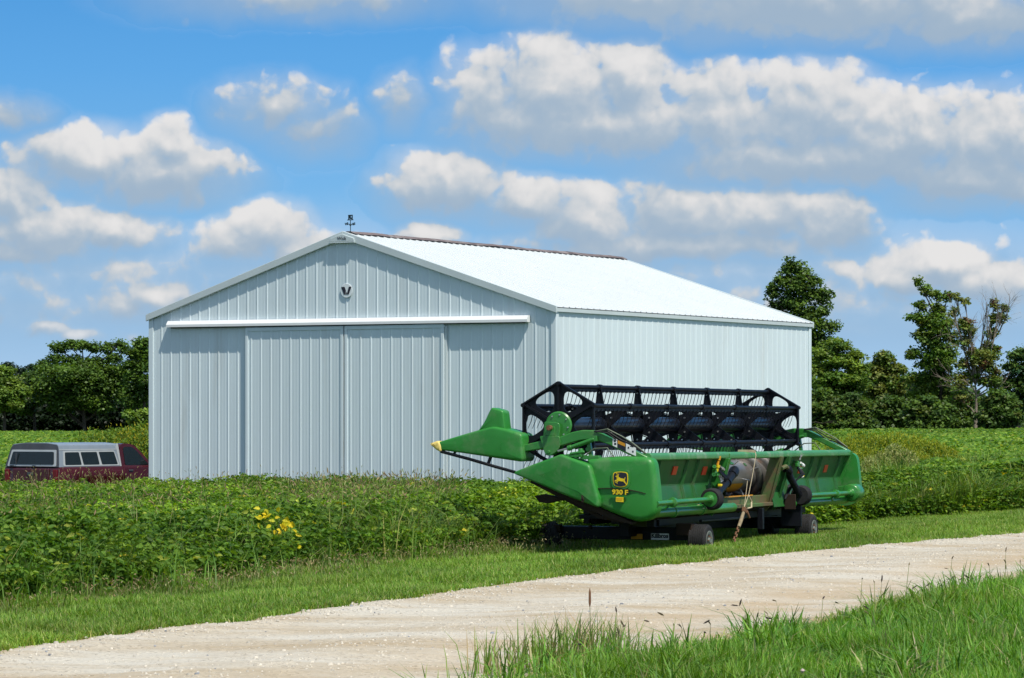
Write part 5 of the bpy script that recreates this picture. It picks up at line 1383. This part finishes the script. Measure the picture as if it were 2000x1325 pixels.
# weeds right of the header: leafy mass, goldenrod, pale plumes
def weed_bush(name, label, cat, base, H, R_, n, cols, probs, leaf, stem='bark', flower=None, parent_thing=True, up=.35):
    bx, by = base; z0 = float(gz(bx, by))
    root = empty(name, label, cat, (bx, by, z0))
    mb = MB(); ns = 9
    for k in range(ns):
        a = rng.uniform(0, 6.283); r = R_ * rng.random() * .8
        mb.tube([(r * .3 * math.cos(a), r * .3 * math.sin(a), -.05), (r * .7 * math.cos(a), r * .7 * math.sin(a), H * .5), (r * math.cos(a), r * math.sin(a), H * .92)], [.010, .008, .004], 5)
    mb.build('stems', 'weed_stem', root)
    q = rng.normal(size=(n, 3)); q = unit(q) * rng.random((n, 1)) ** .45
    lump = .75 + .5 * vnoise(q[:, 0] * 2.2 + bx * 3 + 50, q[:, 1] * 2.2 + q[:, 2] * 2.5 + 30)
    P = q * np.array([[R_, R_, H * .5]]) * lump[:, None] + np.array([[0, 0, H * .5]])
    P[:, 2] = np.maximum(P[:, 2], .03)
    D = unit(q * .6 + rand_unit(n)); Nn = unit(np.array([[0, 0, 1.]]) * .9 + rng.normal(size=(n, 3)) * .6)
    V, F = leaflets(P, D, Nn, leaf * rng.uniform(.7, 1.3, n), leaf * rng.uniform(.3, .5, n))
    np_obj('foliage', V, F, np.repeat(tints(n, cols, probs), 6, 0), 'soy_leaf', root)
    if flower:
        fc, fn, fl_ = flower
        q = rng.normal(size=(fn, 3)); q = unit(q); q[:, 2] = np.abs(q[:, 2]) * .9 + .1
        P = q * np.array([[R_, R_, H * .55]]) * rng.uniform(.75, 1.08, (fn, 1)) + np.array([[0, 0, H * .48]])
        D = unit(np.array([[0, 0, .9]]) + rng.normal(size=(fn, 3)) * .55)
        V, F = leaflets(P, D, rand_unit(fn), fl_ * rng.uniform(.6, 1.3, fn), fl_ * rng.uniform(.25, .45, fn))
        np_obj('blossom', V, F, np.repeat(tints(fn, fc, [1] * len(fc)), 6, 0), 'soy_leaf', root)
    return root
M['weed_stem'] = paint('weed_stem', (.10, .13, .04), .8, var=.3)
WG = [(.05, .125, .018), (.085, .17, .025), (.13, .21, .03)]
GOLD = [(.27, .32, .03), (.34, .36, .035), (.20, .27, .03)]
k_ = 0
for px, y, h, r in ((1650, 74, 1.42, .75), (1684, 78, 1.62, .8), (1722, 73, 1.5, .8), (1758, 79, 1.58, .85), (1796, 75, 1.42, .8), (1828, 78, 1.3, .65), (1700, 69, 1.2, .6), (1775, 70, 1.15, .6)):
    w = weed_bush('goldenrod', ['yellow-green goldenrod plant at the near end of the clump, beside the header', 'goldenrod at the back of the clump, its yellow top standing tallest', 'yellow goldenrod in the left half of the clump, in front of the tallest plant', 'broad yellow goldenrod at the middle back of the clump', 'yellow goldenrod on the right side of the clump, above the open field', 'smallest goldenrod at the right end of the clump', 'low goldenrod at the front left of the clump, above the pale plumes', 'low goldenrod at the front right of the clump, above the pale plumes'][k_], 'wildflower', (px_pt(px, y), y), h, r, 2200, WG, [2, 3, 2], .10, flower=(GOLD, 2300, .075)); w['group'] = 'goldenrod beyond the header'; k_ += 1
k_ = 0
for px, y, h, r in ((1700, 60, 1.02, .25), (1722, 61, 1.10, .24), (1746, 61.5, 1.24, .28), (1770, 61, 1.16, .28)):
    w = weed_bush('plume_weed', ['leftmost pale cream plumed weed, nearest the green header', 'second pale plumed weed from the header, slimmer than its neighbours', 'tallest pale plumed weed in front of the goldenrod', 'pale plumed weed farthest from the header, wide at the top'][k_], 'weed', (px_pt(px, y), y), h, r, 700, WG, [2, 3, 2], .08, flower=([(.34, .37, .12), (.44, .44, .18), (.24, .30, .07)], 1300, .06)); w['group'] = 'pale plumed weeds'; k_ += 1
n = 90000
y_ = rng.uniform(51, 84, n); x_ = px_pt(rng.uniform(1560, 2080, n), y_); s_, t_ = st(x_, y_)
ok = (t_ > mown_edge(s_) + .05) & clear_of_things(x_, y_) & (vnoise(x_ * .7, y_ * .35) > .30)
grass('weedy_grass', 'rank green weeds and grass growing among the soybeans beyond the header', (s_[ok], t_[ok]), .45, 1.2, [(.075, .17, .02), (.125, .235, .03), (.20, .28, .045), (.28, .31, .09)], [3, 3, 2, .8], lean=(.25, 1.1), wid=(.012, .026), hfun=lambda s, t, x, y: .55 + .65 * vnoise(x * 1.1 + 3, y * .6))
# one yellowed soybean plant at the field's edge
yp = empty('yellowed_soybean_plant', 'single soybean plant with bright yellow leaves near the field edge', 'plant', (px_pt(545, 35.0), 35.0, float(gz(px_pt(545, 35.0), 35.0))))
def leaf_cluster(parent, pts, col, L):
    n = len(pts); P = np.array(pts, float)
    Nn = unit(np.array([[.05, -.75, .75]]) + rng.normal(size=(n, 3)) * .3); a = rng.uniform(0, 6.283, n)
    D = np.stack([np.cos(a), -.2 + 0 * a, np.sin(a) * .7 - .3], 1)
    V, F = leaflets(P, D, Nn, L * rng.uniform(.7, 1.25, n), L * rng.uniform(.5, .75, n))
    return np_obj('leaves', V, F, np.repeat(tints(n, col, [1] * len(col), .15), 6, 0), 'soy_leaf', parent)
pp = [(rng.normal() * .035 + dx, -.45 + rng.normal() * .05, .84 - dz + rng.normal() * .03) for dx, dz, m_ in ((-.17, .08, 3), (-.06, .07, 4), (-.13, .14, 2), (-.03, .17, 3), (.08, .20, 7), (.13, .24, 7), (.03, .27, 3), (.2, .30, 3), (.26, .42, 2), (-.2, .17, 2), (.02, .34, 2)) for _ in range(m_)]
leaf_cluster(yp, pp, [(.72, .58, .02), (.80, .66, .04), (.60, .55, .03)], .072)
mb = MB()
for k in range(5): mb.tube([(0, 0, 0), (.03 * k - .05, -.1, .5), (.09 * k - .2, -.36, .70 - .04 * k)], [.005, .004, .002], 5)
mb.build('stems', 'weed_stem', yp)
# tall grass clumps at the lane's near edge, and single stalks
k_ = 0
for px, y, n, h in ((965, 19.75, 26, .34), (1050, 20.0, 50, .38), (1120, 20.2, 64, .42), (1190, 20.6, 54, .38)):
    root = empty('tall_grass_clump', ['sparse clump of tall grass at the bottom edge, farthest onto the lane', 'tall grass clump on the lane edge, second from the left', 'tallest grass clump in front of the lane, standing against the gravel', 'tall grass clump on the lane edge that merges with the roadside grass'][k_], 'grass clump', (px_pt(px, y), y, float(gz(px_pt(px, y), y))), group='tall grass clumps by the lane'); k_ += 1
    m_ = n * 3
    P = np.stack([rng.normal(size=m_) * .10, rng.normal(size=m_) * .16, np.zeros(m_)], 1); ln = rng.uniform(.08, .75, m_)
    V, F = blades(P, rng.uniform(0, 6.283, m_), h * rng.uniform(.4, 1.05, m_), ln, rng.uniform(.006, .012, m_))
    np_obj('grass_leaves', V, F, np.repeat(tints(m_, [(.12, .24, .035), (.19, .30, .055), (.32, .33, .12), (.38, .29, .16)], [3, 3, 1.5, .7]), 6, 0), 'grass_blade', root)
s_ = rng.uniform(-20, -4, 60); t_ = lane_near(s_) - rng.random(60) * 1.2; x_, y_ = xy(s_, t_); ok = in_view(x_, y_)
foxtails('roadside_stalks', 'thin dark flowering grass stalks rising from the roadside grass', (x_[ok], y_[ok]), .25, .46, [(.08, .06, .05), (.16, .13, .07)], FS, (.04, .07), .010, (.02, .35))
stk = empty('plantain_stalk', 'single thin dark flower stalk standing up from the gravel lane edge', 'weed', (px_pt(1152, 21.5), 21.5, 0))
mb = MB(); mb.tube([(0, 0, 0), (.004, 0, .2), (0, 0, .36)], [.003, .003, .002], 5); mb.build('stem', 'weed_stem', stk)
mb = MB(); mb.tube([(0, 0, .34), (0, 0, .37), (0, 0, .44), (0, 0, .47)], [.003, .009, .008, .002], 6); mb.build('flower_head', 'rust', stk)
# white clover heads and dry leaves in the near grass
for px, py in ((1340, 1303), (1568, 1309)):
    y = 1.5 * 6000 / (py - 820); tag(MB().lathe([(0, 0), (.012, .006), (.016, .016), (.010, .026), (0, .03)], (px_pt(px, y), y, .13), (0, 0, 1), 10).build('clover_flower', 'clover', None, smooth=True) if 'clover' in M else (M.__setitem__('clover', paint('pale_clover', (.55, .42, .42), .8)), MB().lathe([(0, 0), (.012, .006), (.016, .016), (.010, .026), (0, .03)], (px_pt(px, y), y, .13), (0, 0, 1), 10).build('clover_flower', 'clover', None, smooth=True))[1],
        'pale clover flower in the near grass, ' + ('left of the other' if px < 1400 else 'right of the other'), 'flower', 'clover flowers')

# ------------------------------------------------------------------ trees
def tree(name, label, px, Y, lobes, cols, probs, n_leaf, leaf, seed, trunk_r=.22, trunk_mat='bark', group='trees beyond the fields', bare=None, layered=0.0, trunk_top=None, cat='tree', clump=.55, upb=.85, dens=1.6, sprig=0.25):
    """lobes: (px, py, half width px, half height px) of the crown's masses at distance Y; each gets its own limb"""
    r_ = np.random.default_rng(seed)
    X0 = px_pt(px, Y); Z0 = float(gz(X0, Y)); k = Y / 6000
    root = empty(name, label, cat, (X0, Y, Z0), group=group)
    mb = MB(); tips = []
    zt = lambda py: EYE + (820 - py) * k - Z0
    L = [((a - px) * k, zt(b_), c * k, d * k) for a, b_, c, d in lobes]
    Htop = max(z + rz for _, z, _, rz in L); tt_ = trunk_top or Htop * .8
    def sway(h): return (math.sin(h * .9 + seed) * .12, math.cos(h * .7 + seed * 2) * .12)
    mb.tube([(sway(h)[0] * h / 4, sway(h)[1] * h / 4, h - .1 * (h == 0)) for h in np.linspace(0, tt_, 8)], [trunk_r * (1.25 if i == 0 else 1 - .11 * i) for i in range(8)], 8)
    for (x, z, rx, rz) in L:
        yo = r_.normal() * rx * .5
        h0 = max(.5, min(tt_ * .92, z - abs(x) * .8 - rz * .3)); b0 = Vector((sway(h0)[0] * h0 / 4, sway(h0)[1] * h0 / 4, h0)); e0 = Vector((x, yo, z))
        mid = b0 * .5 + e0 * .5 + Vector((r_.normal() * .15, r_.normal() * .15, -.1 * rz))
        rr = trunk_r * .42
        mb.tube([b0, mid, e0], [rr, rr * .7, rr * .35], 6)
        for j in range(5):
            d = Vector(r_.normal(size=3)); d.normalize(); p1 = e0 + Vector((d.x * rx * .85, d.y * rx * .85, d.z * rz * .85)); mb.tube([mid * .3 + e0 * .7, (e0 + p1) * .5 + Vector((0, 0, .08)), p1], [rr * .4, rr * .25, rr * .1], 4)
    mb.build('trunk', trunk_mat, root, smooth=True)
    if bare:
        mb = MB()
        def grow(p, d, l, r, dep):
            q = [p]; dd = d.copy()
            for i in range(3):
                dd = (dd + Vector(r_.normal(size=3)) * .10 + Vector((0, 0, .03))).normalized(); q.append(q[-1] + dd * l / 3)
            mb.tube(q, [r, r * .85, r * .7, r * .55], 5 if dep > 1 else 3)
            if dep <= 0: return
            for i in range(3 if dep > 1 else 4):
                s0 = q[1 + (i % 3)]; nd = (dd + Vector(r_.normal(size=3)) * .48 + Vector((0, 0, .18))).normalized(); grow(s0, nd, l * r_.uniform(.55, .8), r * .52, dep - 1)
        for (a, b_, lx, lz) in bare:
            p = Vector(((a - px) * k, r_.normal() * .3, zt(b_))); grow(p, Vector((lx, r_.normal() * .2, lz)).normalized(), math.hypot(lx, lz) * k * 62, trunk_r * .34, 3)
        mb.build('bare_branches', trunk_mat, root, smooth=True)
    # crown: clumps over each mass, leaves in each clump
    area = np.array([rx * rz for _, _, rx, rz in L]); share = area / area.sum()
    Vs, Fs, Ts = [], [], []; base = 0
    for (x, z, rx, rz), w in zip(L, share):
        ry = rx * 1.0
        nc = max(6, int(dens * 26 * (rx * rz) ** .62)); m_ = max(30, int(n_leaf * w / nc))
        q = unit(r_.normal(size=(nc, 3))) * (r_.random((nc, 1)) ** .35) * np.array([[1, 1, 1]])
        C = q * np.where(r_.random((nc, 1)) < sprig, r_.uniform(1.0, 1.25, (nc, 1)), .86) * np.array([[rx, ry, rz]]) + np.array([[x, 0, z]]) + np.array([[0, r_.normal() * rx * .25, 0]])
        cs = clump * r_.uniform(.6, 1.35, nc) * (rx * rz) ** .18
        cb = r_.uniform(.72, 1.3, (nc, 1)); cc = np.array(cols)[r_.choice(len(cols), nc, p=np.array(probs) / sum(probs))] * cb
        g = r_.normal(size=(nc, m_, 3)); gl = np.linalg.norm(g, axis=2, keepdims=True); g = g / gl * np.minimum(gl, 1.9) * .62
        flat_ = np.array([1, 1, .62 * (1 - layered) + .22 * layered])
        P = (C[:, None, :] + g * cs[:, None, None] * flat_).reshape(-1, 3)
        n_ = len(P)
        D = unit(r_.normal(size=(n_, 3)) * np.array([1, 1, .6]))
        Nn = unit(np.array([[0, -.1, upb]]) + g.reshape(-1, 3) * .55 + r_.normal(size=(n_, 3)) * .38)
        ll = leaf * r_.uniform(.65, 1.35, n_)
        V, F = rhombs(P, D, Nn, ll, ll * r_.uniform(.5, .8, n_))
        c = np.repeat(cc, m_, 0) * r_.uniform(.78, 1.25, (n_, 1))
        Vs.append(V); Fs.append(F + base); base += len(V); Ts.append(np.repeat(c, 4, 0))
    V = np.concatenate(Vs); V[:, 2] = np.maximum(V[:, 2], .02)
    np_obj('crown', V, np.concatenate(Fs), np.clip(np.concatenate(Ts), 0, 1), 'leaf', root)
    return root
DK = [(.048, .098, .017), (.072, .138, .024), (.105, .178, .030)]
MD = [(.080, .160, .021), (.120, .210, .029), (.172, .258, .038)]
LT = [(.13, .22, .030), (.18, .265, .038), (.23, .30, .048)]
OL = [(.115, .150, .030), (.16, .20, .038), (.21, .235, .052), (.11, .19, .030)]
BR_ = [(.13, .065, .035), (.10, .08, .035), (.17, .11, .05)]
P3 = [2, 3, 2]
# right side
tree('tall_tree', 'tall dark green tree rising behind the right end of the barn', 1556, 236, [(1540, 522, 12, 18), (1562, 525, 14, 18), (1580, 545, 14, 18), (1530, 552, 18, 20), (1556, 556, 26, 26), (1590, 566, 18, 20), (1508, 565, 12, 14), (1612, 580, 16, 16), (1520, 590, 22, 18), (1560, 596, 34, 24), (1598, 606, 22, 16), (1550, 628, 34, 22), (1588, 632, 26, 18), (1622, 636, 20, 10), (1560, 665, 50, 28), (1600, 672, 34, 24), (1560, 715, 50, 30)], DK + [MD[1]], [2, 3, 3, 2], 19000, .25, 3, .22, clump=.44, sprig=.6)
tree('spreading_tree', 'bushy spreading tree with layered bright green foliage just right of the barn', 1635, 226, [(1640, 674, 24, 9), (1618, 692, 32, 10), (1660, 694, 24, 9), (1640, 710, 40, 10), (1604, 722, 30, 11), (1672, 724, 22, 10), (1640, 738, 46, 11), (1606, 752, 34, 11), (1665, 754, 30, 11), (1630, 772, 44, 12), (1598, 790, 30, 12), (1660, 786, 28, 12)], MD + [LT[1]], [2, 3, 3, 1.5], 19000, .27, 5, .18, layered=.55, clump=.66, upb=1.2, sprig=.2)
tree('small_tree', 'rounded mid green tree in the gap right of the spreading tree', 1728, 238, [(1728, 702, 18, 14), (1710, 722, 18, 14), (1748, 722, 20, 15), (1728, 738, 26, 16), (1706, 758, 26, 18), (1748, 752, 24, 18), (1728, 778, 30, 18)], OL, [2, 3, 2, 3], 11000, .27, 7, .16, clump=.5)
tree('open_crowned_tree', 'open airy tree with ragged tiers of leaves left of the half dead tree', 1838, 230, [(1794, 552, 6, 9), (1806, 568, 10, 10), (1828, 578, 12, 10), (1800, 596, 12, 10), (1832, 604, 14, 12), (1850, 580, 8, 10), (1786, 622, 16, 9), (1815, 630, 18, 10), (1846, 632, 18, 14), (1796, 652, 14, 8), (1856, 660, 16, 14), (1820, 666, 22, 10), (1792, 690, 24, 11), (1846, 694, 24, 14), (1812, 714, 26, 11), (1784, 738, 24, 12), (1838, 738, 28, 14), (1808, 766, 30, 13), (1856, 768, 22, 14), (1825, 640, 26, 34), (1832, 700, 34, 34), (1815, 750, 44, 24)], MD + [OL[1]], [3, 3, 1.5, 1.5], 19000, .24, 9, .17, layered=.15, clump=.46, sprig=.45)
tree('half_dead_tree', 'half dead tree with bare upper branches, pale trunk and reddish vine leaves', 1905, 226, [(1866, 580, 12, 7), (1884, 588, 8, 7), (1862, 608, 9, 9), (1878, 630, 8, 12), (1943, 596, 6, 12), (1963, 600, 5, 9), (1958, 622, 8, 9), (1942, 624, 7, 12), (1938, 650, 9, 14), (1925, 676, 10, 14), (1886, 668, 10, 14), (1900, 690, 12, 14), (1944, 690, 8, 18), (1928, 712, 14, 16), (1880, 712, 12, 14), (1902, 735, 14, 14), (1944, 730, 8, 14), (1890, 640, 14, 22), (1915, 700, 26, 22), (1935, 745, 20, 18), (1880, 745, 18, 18), (1950, 775, 14, 16), (1872, 780, 18, 18)], OL + BR_[:2], [2, 3, 2, 4, .7, .7], 11000, .22, 12, .17, 'bark_pale', bare=((1905, 735, -.35, 1.0), (1908, 730, .15, 1.2), (1912, 725, .35, 1.2), (1900, 720, -.12, 1.0), (1915, 690, .05, 1.0), (1880, 670, -.1, .8), (1935, 680, .15, .9), (1950, 650, .1, .7), (1902, 770, -.8, .3), (1908, 775, .55, .25), (1895, 700, -.3, .7)), trunk_top=4.6, clump=.38, sprig=.35)
tree('edge_tree', 'dark blue-green tree at the right edge of the picture', 1988, 236, [(1984, 696, 14, 12), (2008, 690, 18, 14), (1974, 716, 16, 13), (1998, 724, 20, 14), (2022, 720, 22, 16), (1974, 748, 20, 15), (2008, 756, 24, 16), (1985, 782, 26, 16), (2030, 778, 26, 18)], DK + [(.03, .085, .035)], [2, 3, 2, 2], 12000, .26, 15, .18, clump=.52, layered=.15)
k_ = 0
for px, top, hw, Y in ((1690, 728, 34, 246), (1775, 742, 36, 250), (1868, 752, 34, 236), (1952, 765, 34, 222), (1600, 760, 40, 219), (1660, 772, 40, 219), (1735, 775, 40, 228), (1812, 776, 42, 221), (1905, 780, 40, 250), (1980, 780, 40, 252), (2035, 740, 40, 248)):
    h = 834 - top
    tree('hedgerow_tree', ['low dark tree in the gap beside the spreading tree', 'low tree filling the dip left of the open tree', 'dark low tree below the open tree and the half dead tree', 'low dark tree right of the pale dead trunk', 'low dark tree hard against the barn corner', 'squat dark tree under the spreading tree', 'squat dark tree under the rounded tree', 'squat dark tree under the open tree', 'squat dark tree behind the pale dead trunk', 'squat dark tree under the tree at the picture edge', 'low tree at the very edge of the picture'][k_], px, Y, [(px, top + h * .14, hw * .5, h * .13), (px - hw * .5, top + h * .3, hw * .5, h * .12), (px + hw * .5, top + h * .33, hw * .5, h * .13), (px, top + h * .5, hw * .8, h * .15), (px - hw * .5, top + h * .7, hw * .7, h * .16), (px + hw * .5, top + h * .72, hw * .7, h * .16), (px, top + h * .9, hw * 1.1, h * .12)], DK + OL[:1], [3, 3, 2, 1], 7500, .30, 40 + k_, .14, group='low hedgerow trees at the right', clump=.62, layered=.15); k_ += 1
# brushy growth at the foot of the right trees
s0 = rng.uniform(1585, 2060, 6000); y0 = rng.uniform(228, 240, 6000); x0 = px_pt(s0, y0); a_, b_ = st(x0, y0)
grass('brush', 'dry brown and green brush at the foot of the distant trees', (a_, b_), .5, 1.7, [(.06, .05, .03), (.09, .07, .045), (.05, .09, .022), (.03, .05, .015)], [1.2, 1, 2.5, 3], lean=(.4, 1.6), wid=(.08, .22), hfun=lambda s, t, x, y: .25 + 1.1 * vnoise(x * .22, y * .1))
# woods far behind, one low mass along the horizon
n = 60000
x_ = rng.uniform(-190, 190, n); y_ = 395 + rng.normal(size=n) * 6
hw_ = 4.2 + 2.6 * (vnoise(x_ * .12, x_ * 0 + 4) - .5) + 1.2 * (vnoise(x_ * .5, x_ * 0 + 9) - .5)
P = np.stack([x_, y_, gz(x_, y_) + hw_ * rng.random(n) ** .8], 1)
V, F = rhombs(P, rand_unit(n), unit(np.array([[0, -.3, .9]]) + rng.normal(size=(n, 3)) * .5), rng.uniform(.5, 1.0, n), rng.uniform(.4, .7, n))
tag(np_obj('distant_woods', V, F, np.repeat(tints(n, DK + OL[:1], [3, 3, 2, 1]), 4, 0), 'leaf'), 'low dark band of woods along the horizon beyond the trees', 'woods', kind='stuff')
# left side
BT = [(112, 680, 12, 9), (136, 676, 12, 9), (160, 675, 14, 9), (184, 680, 12, 9), (208, 680, 13, 8), (234, 672, 10, 7), (245, 684, 9, 5), (112, 700, 18, 9), (150, 706, 18, 8), (186, 706, 18, 8), (222, 700, 18, 8), (98, 722, 22, 9), (136, 728, 26, 9), (180, 728, 26, 9), (222, 722, 24, 9), (84, 746, 24, 9), (122, 752, 28, 9), (166, 752, 28, 9), (212, 746, 30, 9), (246, 732, 16, 8), (96, 774, 26, 9), (140, 778, 28, 9), (186, 774, 28, 9), (232, 768, 24, 9), (118, 796, 24, 8), (200, 794, 26, 8), (150, 735, 60, 26), (200, 750, 50, 30), (110, 760, 40, 26), (165, 785, 70, 16)]
tree('broad_tree', 'broad dark green tree with tufted flat-topped branches behind the pickup truck', 165, 300, BT, DK + MD[:2], [1, 3, 3, 3, 2], 40000, .31, 21, .22, layered=.1, clump=.74, upb=1.0, group='trees behind the pickup truck', sprig=.2, dens=1.5)
tree('corner_tree', 'dark tree close against the left wall of the barn', 280, 292, [(280, 672, 16, 9), (266, 690, 14, 8), (292, 694, 16, 9), (258, 712, 14, 8), (284, 718, 20, 9), (262, 738, 20, 9), (290, 744, 20, 10), (264, 762, 22, 9), (290, 772, 20, 10), (262, 788, 20, 9)], DK + MD[:2], [1.5, 3, 3, 3, 2], 15000, .31, 23, .2, layered=.1, clump=.72, upb=1.2, group='trees behind the pickup truck', dens=1.3, sprig=.15)
tree('light_tree', 'lighter yellow-green tree at the left edge of the picture', 8, 298, [(8, 728, 14, 10), (22, 744, 16, 10), (-8, 748, 20, 11), (36, 766, 18, 10), (8, 768, 22, 11), (26, 788, 24, 10), (-10, 790, 24, 12)], MD + LT[:2], [2, 3, 3, 2, 1], 12000, .31, 25, .2, clump=.65, layered=.15, upb=1.1, group='trees behind the pickup truck')
tree('sloping_tree', 'mid green tree sloping down from the broad tree to the left', 68, 304, [(88, 716, 14, 10), (72, 736, 18, 10), (52, 756, 18, 10), (84, 760, 18, 9), (64, 782, 24, 10), (46, 800, 20, 9)], DK + MD, [1, 3, 3, 3, 2, 1], 13000, .31, 27, .2, layered=.15, clump=.68, upb=1.3, group='trees behind the pickup truck')
k_ = 0
for px, top, hw, Y in ((15, 708, 22, 330), (40, 716, 20, 334), (62, 712, 12, 332), (-15, 715, 26, 336)):
    h = 848 - top
    tree('distant_conifer', ['dark distant conifer at the left edge above the yellow-green tree', 'second dark distant conifer from the left edge', 'narrow dark conifer top beside the broad tree', 'dark conifer half outside the left edge'][k_], px, Y, [(px, top + h * .10, hw * .4, h * .10), (px, top + h * .25, hw * .8, h * .12), (px, top + h * .45, hw * 1.1, h * .16), (px, top + h * .7, hw * 1.3, h * .22)], [(.012, .032, .015), (.020, .045, .020)], [1, 1], 6000, .34, 60 + k_, .2, group='dark conifers at the far left', layered=.5, clump=.7); k_ += 1
k_ = 0
for px, top, hw, Y in ((20, 780, 46, 313), (100, 765, 50, 315), (180, 760, 50, 315), (255, 765, 48, 313)):  # fill below the crowns; canopy shade is put into its near-black leaf colour
    h = 848 - top
    tree('hedgerow_tree', ['squat dark growth under the yellow-green tree at the left edge', 'squat dark growth left of the middle of the broad tree', 'squat dark growth under the middle of the broad tree', 'squat dark growth beside the tree against the barn'][k_], px, Y, [(px, top + h * .3, hw * .9, h * .3), (px - hw * .4, top + h * .65, hw, h * .35), (px + hw * .4, top + h * .65, hw, h * .35)], [(.010, .024, .008), (.015, .034, .010)], [3, 3], 7000, .40, 80 + k_, .15, group='low dark growth at the left', clump=.8); k_ += 1
tree('young_tree', 'small light green sapling between the dark trees and the barn corner', 272, 150, [(262, 812, 12, 8), (280, 808, 12, 10), (268, 828, 16, 10), (288, 826, 14, 12)], LT + MD[1:2], [2, 3, 2, 2], 4000, .20, 31, .07, clump=.4, group=None)
k_ = 0
for px, Y, h, r in ((205, 108, 1.55, 1.0), (250, 104, 1.75, 1.05), (285, 100, 1.7, .9)):
    w = weed_bush('shrub', ['low green shrub behind the topper of the pickup', 'rounded green shrub behind the cab of the pickup', 'yellow-flecked shrub against the barn corner beside the pickup cab'][k_], 'shrub', (px_pt(px, Y), Y), h + .35, r * 1.25, 5200, MD + LT, [1, 2, 3, 3, 2, 1], .13, flower=([(.42, .38, .03)], 80 if k_ < 2 else 700, .09)); w['group'] = 'shrubs behind the pickup'; k_ += 1
